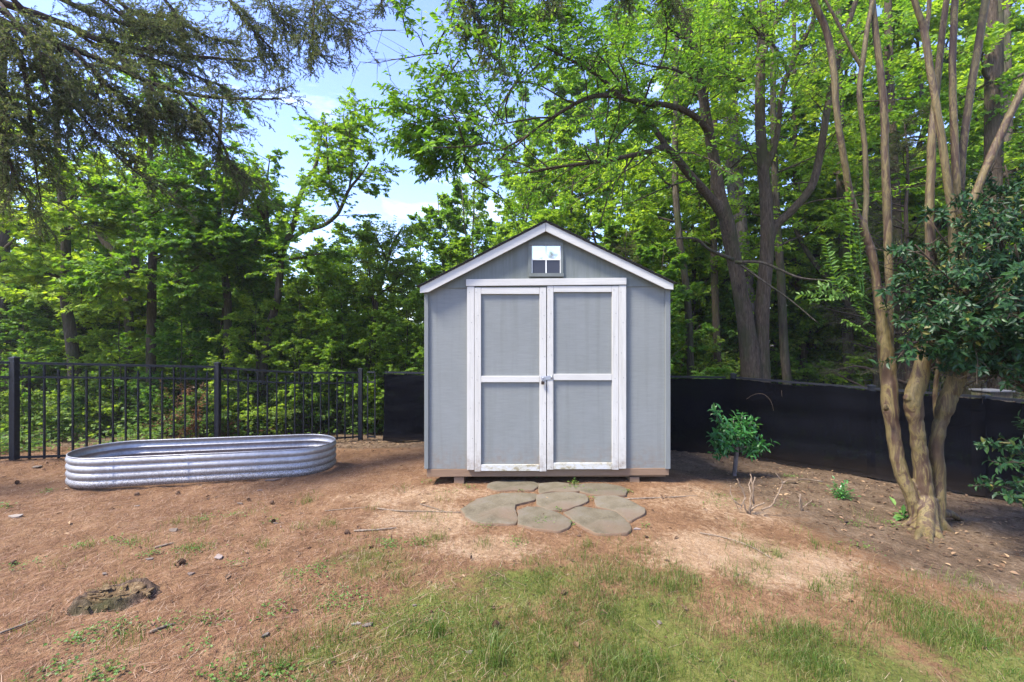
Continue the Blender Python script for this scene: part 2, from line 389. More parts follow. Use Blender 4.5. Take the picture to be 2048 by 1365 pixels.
def m_mulch(x, y):
    return np.clip(sstep(1.7, 3.0, x+.25*(y-3.5))*sstep(2.2, 3.1, y+.5*(fbm(x, y, 3, 70)-.5))*.85 + .75*sstep(6.4, 7.2, y), 0, 1)

# ------------------------------------------------------------------ ground sheet
def axis(fine0, fine1, step, far0, far1):
    a = list(np.arange(fine0, fine1+1e-6, step)); s = step; p = a[-1]
    while p < far1: s *= 1.25; p += s; a.append(p)
    s = step; p = a[0]
    while p > far0: s *= 1.25; p -= s; a.insert(0, p)
    return np.array(a)
xs = axis(-6.6, 6.6, .035, -400, 400); ys = axis(1.5, 8.5, .035, -400, 400)
GX, GY = np.meshgrid(xs, ys); GZ = gz(GX, GY)
nx, ny = len(xs), len(ys)
i = (np.arange(ny-1)[:, None]*nx+np.arange(nx-1)[None, :]).ravel()
g = MB().add(np.stack([GX, GY, GZ], -1).reshape(-1, 3), np.stack([i, i+1, i+nx+1, i+nx], -1)).build('ground', M['ground'], None, True)
tag(g, 'bare yard soil with pine straw, sandy patches and thin grass', None, None, 'structure')
ca = g.data.color_attributes.new('cover', 'FLOAT_COLOR', 'POINT')
cc = np.stack([np.clip(m_sand(GX, GY), 0, 1), m_moss(GX, GY), m_mulch(GX, GY), np.ones_like(GX)], -1).reshape(-1).astype(np.float32)
ca.data.foreach_set('color', cc)

# ------------------------------------------------------------------ leaves
TPL = {
 'oval': (np.array([(0,0,0),(.42,.5,.10),(.42,-.5,.10),(1,0,-.06)]), np.array([(0,3,1),(0,2,3)])),
 'pointed': (np.array([(0,0,0),(.25,.40,.09),(.25,-.40,.09),(.60,.43,.09),(.60,-.43,.09),(1,0,-.10),(.30,0,0),(.66,0,-.02)]),
             np.array([(0,6,1),(6,3,1),(6,7,3),(7,5,3),(0,2,6),(6,2,4),(6,4,7),(7,4,5)])),
 'maple': (np.array([(0,0,0),(.14,.52,.03),(.34,.22,.05),(.62,.46,.0),(.66,.16,.04),(1,0,-.08),(.66,-.16,.04),(.62,-.46,0),(.34,-.22,.05),(.14,-.52,.03)]),
           np.array([(0,2,1),(0,4,2),(2,4,3),(0,5,4),(0,6,5),(0,8,6),(8,7,6),(0,9,8)])),
}
def norm(a): return a/(np.linalg.norm(a, axis=-1, keepdims=True)+1e-9)
def leafs(mb, pos, d, nrm, ln, wd, tpl):
    V, T = TPL[tpl]
    d = norm(d); s = norm(np.cross(nrm, d)); n = np.cross(d, s)
    W = pos[:, None, :] + ln[:, None, None]*(d[:, None, :]*V[None, :, 0:1]+n[:, None, :]*V[None, :, 2:3]) + wd[:, None, None]*s[:, None, :]*V[None, :, 1:2]
    B, k = len(pos), len(V)
    mb.add(W.reshape(-1, 3), None, (T[None]+(np.arange(B)*k)[:, None, None]).reshape(-1, 3))

# ------------------------------------------------------------------ branching
def grow(rng, p0, d0, L, segs, wig=.15, up=0.):
    B = len(p0); pts = np.zeros((B, segs+1, 3)); pts[:, 0] = p0; d = norm(d0.copy())
    for k in range(segs):
        d = d + rng.normal(0, wig, (B, 3)); d[:, 2] += up; d = norm(d)
        pts[:, k+1] = pts[:, k] + d*(L/segs)[:, None]
    return pts

def along(pts, t):
    """pts (B,k,3), t (B,n) in 0..1 -> pos, tangent (B,n,3)"""
    k = pts.shape[1]-1; f = np.clip(t*k, 0, k-1e-4); j = f.astype(int); w = (f-j)[..., None]
    b = np.arange(len(pts))[:, None]
    a0 = pts[b, j]; a1 = pts[b, j+1]
    return a0*(1-w)+a1*w, norm(a1-a0)

def spawn(rng, pts, n, t0=.2, t1=1., ang=.9, angv=.25, flat=1., up=0.):
    B = len(pts)
    t = t0+(t1-t0)*(np.arange(n)[None, :]+rng.random((B, n)))/n
    p, T = along(pts, t)
    r = rng.normal(0, 1, (B, n, 3)); r -= T*(r*T).sum(-1, keepdims=True); r = norm(r)
    a = ang+rng.normal(0, angv, (B, n, 1))
    d = T*np.cos(a)+r*np.sin(a); d[..., 2] = d[..., 2]*flat+up
    return p.reshape(-1, 3), norm(d.reshape(-1, 3)), t.ravel()

def twig_leaves(rng, mb, tw, n, size, tpl='oval', ratio=.55, tilt=.55, droop=.25, t0=.1, keep=None):
    B = len(tw); t = t0+(1-t0)*(np.arange(n)[None, :]+.5*rng.random((B, n))+.5)/n
    p, T = along(tw, t)
    S = norm(np.cross(T, np.array((0, 0, 1.)))+rng.normal(0, .05, T.shape))
    sg = np.where((np.arange(n) % 2) == 0, 1., -1.)[None, :, None]
    d = T*.55+S*sg*.8+rng.normal(0, .3, T.shape); d[..., 2] -= droop
    nr = np.array((0, 0, 1.))+rng.normal(0, tilt, T.shape)
    p = p.reshape(-1, 3); d = d.reshape(-1, 3); nr = nr.reshape(-1, 3)
    if keep is not None:
        k = keep(p); p, d, nr = p[k], d[k], nr[k]
    ln = size*rng.uniform(.65, 1.2, len(p))
    leafs(mb, p, d, nr, ln, ln*ratio, tpl); return len(p)

def taper(r0, r1, k, B=1, p=1.): return np.tile(r0+(r1-r0)*np.linspace(0, 1, k)**p, (B, 1))

def spline(p, k=5):
    p = np.array(p, float); q = np.vstack([2*p[0]-p[1], p, 2*p[-1]-p[-2]]); out = []
    for i in range(1, len(q)-2):
        for t in np.linspace(0, 1, k, endpoint=False):
            a, b, c, d = q[i-1], q[i], q[i+1], q[i+2]
            out.append(.5*((2*b)+(-a+c)*t+(2*a-5*b+4*c-d)*t*t+(-a+3*b-3*c+d)*t**3))
    out.append(p[-1]); return np.array(out)

def resample(p, n):
    p = np.asarray(p); L = np.concatenate([[0], np.cumsum(np.linalg.norm(np.diff(p[:, :3], axis=0), axis=1))])
    return np.stack([np.interp(np.linspace(0, L[-1], n), L, p[:, c]) for c in range(p.shape[1])], -1)

# a whole tree grown around a trunk path
def crown(rng, trunk, r0, n1, n2, n3, nl, l1, leaf, tpl, c0=.3, flat=.45, up1=.02, lprof=None, ang=1.1, ratio=.6, wood=None, limbs=None, keep=None, l2=.42, l3=.32, droop=.25, tilt=.55):
    """trunk (k,3). returns wood MB, leaf MB"""
    wd = wood or MB(); lf = MB()
    p, d, t = spawn(rng, trunk[None], n1, c0, 1., ang, .2, flat, .12)
    L = l1*(1-.75*((t-c0)/(1-c0))**1.3)*rng.uniform(.7, 1.2, len(t))
    if lprof is not None: L = L*lprof(t)
    lim = grow(rng, p, d, L, 7, .13, up1)
    rr = r0*(.42*(1-t)+.10); wd.tubes(lim, rr[:, None]*np.linspace(1, .22, 8)[None], 5, False)
    if limbs is not None: lim = np.concatenate([lim, limbs]); L = np.concatenate([L, np.linalg.norm(limbs[:, -1]-limbs[:, 0], axis=1)]); rr = np.concatenate([rr, np.full(len(limbs), r0*.25)])
    p, d, t = spawn(rng, lim, n2, .15, 1., .85, .2, flat, .03)
    L2 = np.repeat(L, n2)*l2*(1.1-.6*t)*rng.uniform(.6, 1.2, len(t))
    br = grow(rng, p, d, L2, 5, .16, .0)
    r2 = np.repeat(rr, n2)*.35*(1.1-.6*t); wd.tubes(br, r2[:, None]*np.linspace(1, .3, 6)[None], 4, False)
    p, d, t = spawn(rng, br, n3, .2, 1., .8, .25, flat, 0)
    L3 = np.clip(np.repeat(L2, n3)*l3*2*(1.1-.5*t), .18, .6)*rng.uniform(.6, 1.2, len(t))
    tw = grow(rng, p, d, L3, 3, .16, -.04)
    wd.tubes(tw, np.full((len(tw), 4), .0035)*np.linspace(1.2, .5, 4)[None], 3, False)
    twig_leaves(rng, lf, tw, nl, leaf, tpl, ratio, tilt, droop, .1, keep)
    return wd, lf

def make_tree(seed, H, r0, n1, n2, n3, nl, l1, leaf, tpl, c0, bark, lmat, label, cat='tree', lean=.04, group=None, name='tree', loc=(0, 0, 0), wig=.05, **k):
    rng = R(seed); segs = 12
    tr = grow(rng, np.zeros((1, 3)), np.array([[rng.normal(0, lean), rng.normal(0, lean), 1.]]), np.array([H]), segs, wig, .06)[0]
    wd = MB(); rr = r0*(1.15*np.exp(-np.linspace(0, 12, segs+1)*1.4)*.5+1-.88*np.linspace(0, 1, segs+1)**1.1)
    e = empty(name, (0, 0, 0), label, cat, group)
    MB().tubes(tr, rr, 10).build('trunk', bark, e, True)
    wd, lf = crown(rng, tr, r0, n1, n2, n3, nl, l1, leaf, tpl, c0, wood=wd, **k)
    wd.build('branches', bark, e, True)
    lf.build('foliage', lmat, e)
    e.location = Vector([float(c) for c in loc]); return e

def place(e, x, y, rz, s=1., dz=0.):
    e.location = Vector((x, y, float(gbase(x, y))+dz-.05)); e.rotation_euler = (0, 0, rz); e.scale = (s, s, s); return e

exec_parts = []
# ================================================================== SHED
YF = 4.48
def bx(mb, u0, v0, u1, v1, y0, y1):
    a = P(u0, v1, y0); b = P(u1, v0, y0); return mb.box((a[0], y0, a[2]), (b[0], y1, b[2]))
def px_prism(poly, y0, y1):
    pts = [P(u, v, y0) for u, v in poly]
    if sum(pts[i][0]*pts[(i+1) % len(pts)][2]-pts[(i+1) % len(pts)][0]*pts[i][2] for i in range(len(pts))) < 0: pts.reverse()
    return MB().prism(pts, lambda p, k: (p[0], y1 if k else y0, p[2]))
shed = empty('shed', (.35, YF, .0), 'grey wooden garden shed with white trimmed double doors and a small gable window', 'shed')
BK = 7.05
L0, R0 = P(850, 0, YF)[0], P(1340, 0, YF)[0]; ZB, ZE, ZR = P(0, 938, YF)[2], P(0, 572, YF)[2], P(0, 452, YF)[2]
xm = P(1091, 0, YF)[0]
bx(MB(), 850, 570, 1340, 938, YF, YF+.04).build('front_wall', M['gray'], shed)
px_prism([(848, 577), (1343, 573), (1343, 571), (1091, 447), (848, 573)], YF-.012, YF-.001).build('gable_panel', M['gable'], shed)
MB().box((L0, YF+.041, ZB), (L0+.04, BK-.041, ZE)).build('side_wall', M['gray'], shed)
MB().box((R0-.04, YF+.041, ZB), (R0, BK-.041, ZE)).build('side_wall', M['gray'], shed)
MB().prism([(L0, ZB), (R0, ZB), (R0, ZE), (xm, ZR), (L0, ZE)], lambda p, k: (p[0], BK if k else BK-.04, p[1])).build('back_wall', M['gray'], shed)
for (ua, ub) in ((848.5, 856.5), (1331, 1341)):
    bx(MB(), ua, 584 if ua < 900 else 578, ub, 938.5, YF-.02, YF-.0005).build('corner_trim', M['grayt'], shed, bevel=.002)
# roof slabs with a drip edge
def P2(u, v): q = P(u, v, 4.42); return q[0], q[2]
for nm, a, b in (('l', (838.5, 575.2), (1091.3, 444.9)), ('r', (1348.5, 569.2), (1090.7, 444.9))):
    (xa, za), (xb, zb) = P2(*a), P2(*b); th = .010
    roof = MB().prism([(xa, za), (xb, zb), (xb, zb+th), (xa, za+th)] if nm == 'r' else [(xa, za), (xa, za+th), (xb, zb+th), (xb, zb)],
                      lambda p, k: (p[0], BK+.08 if k else 4.385, p[1])).build('roof', M['roof'], shed, bevel=.003)
    nrm_ = np.array((-(zb-za), 0, xb-xa)); nrm_ /= np.linalg.norm(nrm_); nrm_ *= np.sign(nrm_[2])
    sm = MB()                                       # courses of shingle tabs on top
    Ls = math.hypot(xb-xa, zb-za); nrow = 11
    for q in range(nrow):
        f0, f1 = q/nrow-.012, (q+1)/nrow
        A = np.array((xa+(xb-xa)*f0, 0, za+(zb-za)*f0+th)); B = np.array((xa+(xb-xa)*f1, 0, za+(zb-za)*f1+th))
        y = 4.378; rs = R(q+7)
        while y < BK+.07:
            w = .3
            pts = []
            for (pp, h0) in ((A, .003), (B, .001)):
                for yy in (y+.003, min(y+w-.003, BK+.09)):
                    pts.append(pp+np.array((0, yy, 0))+nrm_*h0)
                    pts.append(pp+np.array((0, yy, 0))+nrm_*(h0+(.005 if pp is A else .002)))
            sm.add(np.array(pts), [(0,2,3,1),(4,5,7,6),(0,1,5,4),(2,6,7,3),(1,3,7,5),(0,4,6,2)])
            y += w
    sm.build('shingles', M['roof'], roof)
# rake boards
px_prism([(840, 574), (1091, 445), (1091.2, 463), (857, 584.5), (840, 586.5)], 4.40, 4.42).build('rake_board', M['whiteh'], shed, bevel=.002)
px_prism([(1091.8, 445), (1347, 568), (1347, 580), (1332, 578), (1092, 463)], 4.4005, 4.4205).build('rake_board', M['whiteh'], shed, bevel=.002)
px_prism([(846, 586), (1091, 459), (1340, 579), (1340, 574), (1091, 452), (846, 580)], 4.421, YF-.013).build('soffit', M['grayt'], shed)
# door casing
bx(MB(), 934, 573.5, 948.5, 940.5, YF-.035, YF-.001).build('door_casing', M['white'], shed, bevel=.002)
bx(MB(), 1238, 571.5, 1252.5, 938, YF-.035, YF-.001).build('door_casing', M['white'], shed, bevel=.002)
hd = px_prism([(932, 559), (1253, 556), (1253, 569.5), (932, 572.5)], YF-.042, YF-.0125); hd.build('door_header', M['whiteh'], shed, bevel=.002)
bx(MB(), 949, 573, 1237.5, 938, YF-.003, YF-.0006).build('door_gap', M['dark'], shed)
def door(poly, rails, stl, hinge_right):
    """poly (u0,u1,v0,v1), rails list of (v0,v1), stile widths"""
    u0, u1, v0, v1 = poly; y0, y1 = YF-.022, YF-.004
    bx(MB(), u0+2, v0+2, u1-2, v1-2, YF-.014, y1).build  # shape only used below
    d = bx(MB(), u0+3, v0+3, u1-3, v1-3, YF-.014, y1).build('door', M['gray'], shed)
    for (a, b) in ((u0, u0+stl[0]), (u1-stl[1], u1)):
        bx(MB(), a, v0, b, v1, YF-.034, YF-.0145).build('stile', M['white'], d, bevel=.002)
    for k, (a, b) in enumerate(rails):
        o = bx(MB(), u0+stl[0]+.4, a, u1-stl[1]-.4, b, YF-.0335, YF-.0145).build('rail', M['dirtyrail'] if k == 2 else M['whiteh'], d, bevel=.002)
        if k == 2: o['label'] = 'mildew stained bottom rail of the door'
    return d
dl = door((949.2, 1092.6, 575.5, 943.5), ((575.7, 588.5), (752.5, 765), (930, 942.5)), (12.8, 13.4), False)
dr = door((1094.4, 1237.4, 572.2, 940), ((572.4, 584.5), (748.5, 761), (926.5, 939)), (12.4, 13.2), True)
for o, ang_ in ((dl, -.0022), (dr, .0012)): pass
nm_ = MB()
for (u, v0, v1, c) in ((942, 590, 930, 7), (1245, 590, 930, 7), (955, 590, 930, 9), (1087, 590, 930, 9), (1101, 585, 930, 9), (1231, 585, 930, 9)):
    for q in range(c):
        vv = v0+(v1-v0)*q/(c-1)+(q*37 % 11)-5; c_ = P(u+((q*53) % 7)-3, vv, YF-.036)
        MB().tubes(np.array([c_, c_+np.array((0, -.0012, 0))]), np.array([.0028, .0024]), 8).build('nail_head', M['dark'], shed)
# hasp and lock
hp = px_prism([(1081.5, 754), (1092, 753), (1104, 750.5), (1104.5, 758.5), (1092, 760.5), (1083, 762)], YF-.040, YF-.0345).build('hasp', M['steel'], shed, bevel=.0012)
MB().tubes(np.array([P(1103, 755, YF-.047)+(0, 0, -.018), P(1103, 755, YF-.047)+(0, 0, .018)]), np.array([.005, .005]), 8).build('hinge_pin', M['steel'], hp, True)
st = spline([P(1084.5, 756, YF-.04), P(1084.5, 756.5, YF-.06), P(1088.5, 756.5, YF-.06), P(1088.5, 756, YF-.04)], 5)
MB().tubes(st, np.full(len(st), .0035), 8).build('staple', M['steel'], hp, True)
lock = empty('padlock', P(1086, 766, YF-.055), 'small dark rusty padlock hanging from the hasp of the shed doors', 'padlock')
bx(MB(), 1082.6, 763.2, 1088.8, 769.6, YF-.062, YF-.046).build('lock_body', M['brass'], lock, bevel=.003)
sh_ = spline([P(1083.8, 764, YF-.054), P(1083.8, 760, YF-.054), P(1085.7, 757.6, YF-.054), P(1087.6, 760, YF-.054), P(1087.6, 764, YF-.054)], 5)
MB().tubes(sh_, np.full(len(sh_), .003), 8).build('shackle', M['steel'], lock, True)
# gable window
wf = MB(); y0, y1 = YF-.030, YF-.0125
bx(wf, 1056.5, 488, 1063, 546.5, y0, y1); bx(wf, 1121.5, 489, 1126.5, 546.5, y0, y1); bx(wf, 1056.5, 484, 1126.5, 491.3, y0-.002, y1)
win = wf.build('window', M['gable'], shed, bevel=.0015)
bx(MB(), 1057.5, 546.8, 1128, 553.8, YF-.045, YF-.0125).build('sill', M['gable'], win, bevel=.002)
for (a, b, c, d, mt, nm) in ((1064, 492, 1092, 519.5, 'glass', 'pane'), (1092, 492, 1120.5, 519.5, 'glass', 'pane'), (1064, 519.5, 1092, 547, 'screen', 'pane'), (1092, 519.5, 1120.5, 547, 'screen', 'pane')):
    o = bx(MB(), a+.4, c and b+.4, c-.4, d-.4, YF-.017, YF-.013).build(nm, M[mt], win)
    if mt == 'screen': o['label'] = 'dark insect screen pane in the lower half'
mu = MB()
bx(mu, 1063.3, 518, 1121.2, 520.6, YF-.023, YF-.0175); bx(mu, 1091, 492, 1093.4, 517.8, YF-.0225, YF-.0175); bx(mu, 1091, 520.8, 1093.4, 546.5, YF-.0225, YF-.0175)
bx(mu, 1063.2, 491.5, 1065, 517.8, YF-.0225, YF-.0175); bx(mu, 1120, 491.5, 1121.3, 517.8, YF-.0225, YF-.0175); bx(mu, 1063.2, 520.8, 1065, 546.5, YF-.0225, YF-.0175); bx(mu, 1120, 520.8, 1121.3, 546.5, YF-.0225, YF-.0175)
mu.build('muntins', M['muntin'], win)
# floor frame and runners
px_prism([(853.5, 939), (1338, 936.8), (1338, 951), (853.5, 954.5)], YF-.005, YF+.035).build('floor_frame', M['skid'], shed, bevel=.003)
MB().box((L0+.03, YF+.04, ZB-.09), (R0-.03, BK-.03, ZB-.001)).build('floor', M['skid'], shed)
for ua, ub, vb in ((908, 928, 969), (1260, 1279, 970)):
    a = P(ua, vb, YF+.01); b = P(ub, 954, YF+.01)
    MB().box((a[0], YF+.01, a[2]-.35), (b[0], BK-.1, b[2]-.003)).build('runner', M['skid'], shed, bevel=.004)

# ================================================================== RAISED BED
bc = np.array((-3.29, 5.21)); bd = np.array((.968, .25)); bn = np.array((-.25, .968)); BR = .43
S0, S1 = -1.0, .76
bed = empty('raised_garden_bed', (bc[0], bc[1], -.10), 'long oval raised garden bed of ribbed galvanised steel standing by the black fence', 'garden bed')
th = np.linspace(-np.pi/2, np.pi/2, 25)
path = [bc+bd*S0-bn*BR+bd*(S1-S0)*q for q in np.linspace(0, 1, 25)]
path += [bc+bd*(S1+BR*math.cos(a))+bn*BR*math.sin(a) for a in th[1:]]
path += [bc+bd*(S1+(S0-S1)*q)+bn*BR for q in np.linspace(0, 1, 25)[1:]]
path += [bc+bd*(S0-BR*math.cos(a))-bn*BR*math.sin(a) for a in th[1:-1]]
path = np.array(path); nP = len(path)
tg = norm(np.roll(path, -1, 0)-np.roll(path, 1, 0)); out = np.stack([tg[:, 1], -tg[:, 0]], -1)
BH = .295
prof = []
for q in range(49):
    f = q/48; prof.append((.009*abs(math.sin(math.pi*4*f))**.9*2-.008, f*BH))
prof = [(o+.0, z) for o, z in prof]; inner = [(o-.003, z) for o, z in reversed(prof)]
rim = [(-.004+.006*math.cos(a), BH+.004+.006*math.sin(a)) for a in np.linspace(-.3, math.pi+.3, 7)]
full = prof+rim+inner; nf = len(full)
def bed_z(p): return -.035-.03*(p @ bd-bc @ bd)*.4+(-.05)
def bed_sweep(full, idx, closed, off=0):
    V = []
    for j in idx:
        p = path[j]; z0 = bed_z(p)
        for o, z in full:
            q = p+out[j]*(o+off); V.append((q[0], q[1], z0+z))
    n = len(idx); m = len(full); Q = []
    for j in range(n if closed else n-1):
        for q in range(m-1):
            a = j*m+q; b = ((j+1) % n)*m+q; Q.append((a, b, b+1, a+1))
    return MB().add(V, Q)
bed_sweep(full, list(range(nP)), True).build('corrugated_wall', M['galv'], bed, True)
for sgn, ts in ((-1, (.06, .42, .80)), (1, (.2, .55, .9))):
    for t in ts:
        j = int(round(t*24)) if sgn < 0 else 48+int(round((1-t)*24))
        sm = bed_sweep([(o+.002, z) for o, z in prof], [j, j+1], False); sm.V[0] = sm.V[0]
        so = sm.build('seam', M['galv'], bed, True)
        bm = MB()
        for f in (.125, .375, .625, .875):
            p = path[j]*.5+path[j+1]*.5; c = np.array((*(p+out[j]*.012), bed_z(p)+f*BH)); o3 = np.array((*out[j], 0))
            MB().tubes(np.array([c, c+o3*.008]), np.array([.008, .006]), 8).build('bolt', M['steel'], so)

# ================================================================== FENCES
def fence_z(f, p, q): return p+(q-p)*f
A0 = np.array((-6.07, 5.55)); A1 = np.array((-2.63, 7.9)); AM = (A0+A1)/2; AL = A0-(A1-A0)/2*1.0
C1 = np.array((3.6, 7.4)); C2 = np.array((5.7, 5.48)); C3 = np.array((6.9, 4.4))
TOP = {'AL': 1.25, 'A0': 1.4-(724-CV)/F*5.55, 'AM': 1.4-(733-CV)/F*6.72, 'A1': 1.4-(744-CV)/F*7.9}
fence = empty('metal_fence', (*A0, float(gz(*A0))), 'open black metal picket fence with wire mesh behind the raised garden bed', 'fence')
def picket_run(par, a, b, za, zb, n, sag=0, pick=True, mesh=True, post_b=True, post_a=True, ph=.035, f0=0, f1=1, cap=True, rails=True):
    d = (b-a)/np.linalg.norm(b-a); L = np.linalg.norm(b-a); fn = 7
    def pt(f, dz=0, off=0):
        p = a+(b-a)*f; nrm = np.array((-d[1], d[0])); p = p+nrm*off
        return np.array((p[0], p[1], za+(zb-za)*f-sag*4*f*(1-f)+dz))
    def grd(f): p = a+(b-a)*f; return float(gbase(p[0], p[1]))
    for f, on in ((0, post_a), (1, post_b)):
        if not on: continue
        p = pt(f); w = .034
        po = MB().box((p[0]-w, p[1]-w, grd(f)-.3), (p[0]+w, p[1]+w, p[2]+ph)).build('post', M['blackmetal'], par, bevel=.004)
        MB().add([(p[0]-w-.005, p[1]-w-.005, p[2]+ph+.001), (p[0]+w+.005, p[1]-w-.005, p[2]+ph+.001), (p[0]+w+.005, p[1]+w+.005, p[2]+ph+.001), (p[0]-w-.005, p[1]+w+.005, p[2]+ph+.001),
                  (p[0]-w-.005, p[1]-w-.005, p[2]+ph+.018), (p[0]+w+.005, p[1]-w-.005, p[2]+ph+.018), (p[0]+w+.005, p[1]+w+.005, p[2]+ph+.018), (p[0]-w-.005, p[1]+w+.005, p[2]+ph+.018), (p[0], p[1], p[2]+ph+.034)],
                 [(0,3,2,1),(0,1,5,4),(1,2,6,5),(2,3,7,6),(3,0,4,7)], [(4,5,8),(5,6,8),(6,7,8),(7,4,8)]).build('cap', M['blackmetal'], po)
    def bot(f): return grd(f)+.06
    for k, (dz, wd) in enumerate(((-.012, .036), (-.185, .032), (None, .032))):
        if not rails and k > 0: break
        mb = MB(); fs = np.linspace(f0+.02, f1-.02, fn)
        for f, g in zip(fs[:-1], fs[1:]):
            if dz is not None: mb.obar(pt(f, dz), pt(g, dz), wd, wd*.8)
            else:
                p, q = pt(f), pt(g); p[2] = bot(f); q[2] = bot(g); mb.obar(p, q, wd, wd*.8)
        mb.build('rail', M['blackmetal'], par)
    if pick:
        for k in range(1, n):
            f = f0+(f1-f0)*k/n; p = pt(f, -.03 if k % 2 == 0 else -.10); w = .0095
            z0 = bot(f)-.03
            m = MB().box((p[0]-w, p[1]-w, z0), (p[0]+w, p[1]+w, p[2]))
            if k % 2: m.add([(p[0]-w, p[1]-w, p[2]), (p[0]+w, p[1]-w, p[2]), (p[0]+w, p[1]+w, p[2]), (p[0]-w, p[1]+w, p[2]), (p[0], p[1], p[2]+.025)], None, [(0,1,4),(1,2,4),(2,3,4),(3,0,4)])
            m.build('picket', M['blackmetal'], par)
    if mesh:
        mb = MB(); off = -.022
        ns_ = int(L*(f1-f0)/.05)
        fs = np.linspace(f0+.01, f1-.01, ns_); pts = []
        for f in fs:
            p = pt(f, -.03, off); b_ = p.copy(); b_[2] = bot(f)-.05; pts.append([b_, p])
        mb.tubes(np.array(pts), np.full((len(pts), 2), .0010), 3, False)
        hs = []
        fs = np.linspace(f0+.01, f1-.01, 9)
        for q in range(23):
            hs.append([pt(f, off=off)*np.array((1, 1, 0))+np.array((0, 0, bot(f)-.04+(pt(f)[2]-.03-bot(f)+.04)*(q/22)**1.15)) for f in fs])
        mb.tubes(np.array(hs), np.full((23, 9), .0010), 3, False)
        mb.build('wire_mesh', M['wire'], par)
picket_run(fence, AL, A0, TOP['AL'], TOP['A0'], 16)
picket_run(fence, A0, AM, TOP['A0'], TOP['AM'], 16, post_a=False)
picket_run(fence, AM, A1, TOP['AM'], TOP['A1'], 16, sag=.035, post_a=False)
sfence = empty('screened_fence', (*C1, float(gz(*C1))), 'black metal fence covered with dark navy shade cloth running behind and beside the shed', 'fence')
zc1 = 1.4-(754-CV)/F*7.4; zA1 = 1.4-(743-CV)/F*7.9; zC2 = .735; zC3 = .66
CM = A1+(C1-A1)*.5; fcl = .054
picket_run(sfence, A1, C1, zA1, zc1, 3, post_a=False, mesh=False, f0=.0, f1=.062, rails=True, post_b=False)
CMID = C1+(C2-C1)*.62
def cloth(par, a, b, za, zb, seed, f0=0.0, f1=1.0, front=-1, zg=None):
    d = (b-a)/np.linalg.norm(b-a); nr = np.array((d[1], -d[0])) # faces the yard
    nu, nv = int(60*np.linalg.norm(b-a)/3)+20, 44; V = []
    for face in (0, 1):
        for iu in range(nu):
            f = f0+(f1-f0)*iu/(nu-1); p = a+(b-a)*f; zt = za+(zb-za)*f-.01*math.sin(iu*.9)**2-.03*abs(math.sin(math.pi*f*2))-.02*float(vnoise(f*9, seed)); zb_ = float(gbase(p[0], p[1]))+.005+.04*float(vnoise(iu*.21, seed*1.7))
            for iv in range(nv):
                g = iv/(nv-1); s = p[0]+p[1]
                w = .05+.10*float(fbm(s*1.3, g*2.5+seed, 3, seed))+.035*float(fbm(s*1.1+g*3, g*9+seed*2, 3, seed+9))+.02*math.sin(s*3+g*2)*(g*(1-g)*4)+.06*(1-g)**3*float(vnoise(s*2.3, seed))+.008*math.sin(g*26+7*float(fbm(s*.9, seed, 3, seed)))*float(vnoise(s*1.3+5, g*3))
                q = p+nr*(w-.004*face); V.append((q[0], q[1], zb_+(zt-zb_)*g))
    Q = []
    for face in (0, 1):
        for iu in range(nu-1):
            for iv in range(nv-1):
                k = face*nu*nv+iu*nv+iv; q = (k, k+nv, k+nv+1, k+1); Q.append(q if face == 0 else q[::-1])
    return MB().add(V, Q).build('shade_cloth', M['cloth'], par, True)
cloth(sfence, A1, C1, zA1, zc1, 3, fcl+.02, 1.0)
cloth(sfence, C1, C2, zc1+.0, zC2, 5); cloth(sfence, C2, C3, zC2, zC3, 8)
picket_run(sfence, A1, C1, zA1, zc1, 4, pick=False, mesh=False, post_a=False, rails=True, f0=.05, ph=.03)
picket_run(sfence, C1, CMID, zc1, zc1+(zC2-zc1)*.62, 4, pick=False, mesh=False, post_a=False, ph=.01)
picket_run(sfence, CMID, C2, zc1+(zC2-zc1)*.62, zC2, 4, pick=False, mesh=False, post_a=False, ph=-.01)
picket_run(sfence, C2, C3, zC2, zC3, 4, pick=False, mesh=False, post_a=False, ph=-.01)
# more distant black picket fence seen over the cloth
df = empty('metal_fence', (8.2, 11.6, -.9), 'distant black picket fence top showing above the shade cloth behind the multi stemmed tree', 'fence')
D0, D1, D2 = np.array((6.2, 11.8)), np.array((8.9, 11.1)), np.array((11.0, 10.6))
for a, b, za, zb, n in ((D0, D1, .40, .46, 27), (D1, D2, .46, .40, 20)):
    picket_run(df, a, b, za, zb, n, mesh=False, post_a=False)
# grey capped ledge beyond the fence on the right
lg = empty('ledge', (*P(2006, 800, 7.2)[:2], -.9), 'low wooden wall with a flat grey cap beyond the shade cloth', 'wall')
a, b = P(1981, 782, 7.2), P(2031, 782, 7.2)
MB().box((a[0], 7.2, a[2]-.025), (b[0], 7.55, a[2])).build('cap', finish(*nmat('grey_cap'), (.10, .10, .105), .7, .2), lg, bevel=.004)
MB().box((a[0]+.02, 7.22, -1.2), (b[0]-.02, 7.52, a[2]-.027)).build('base', M['bark_dark'], lg)

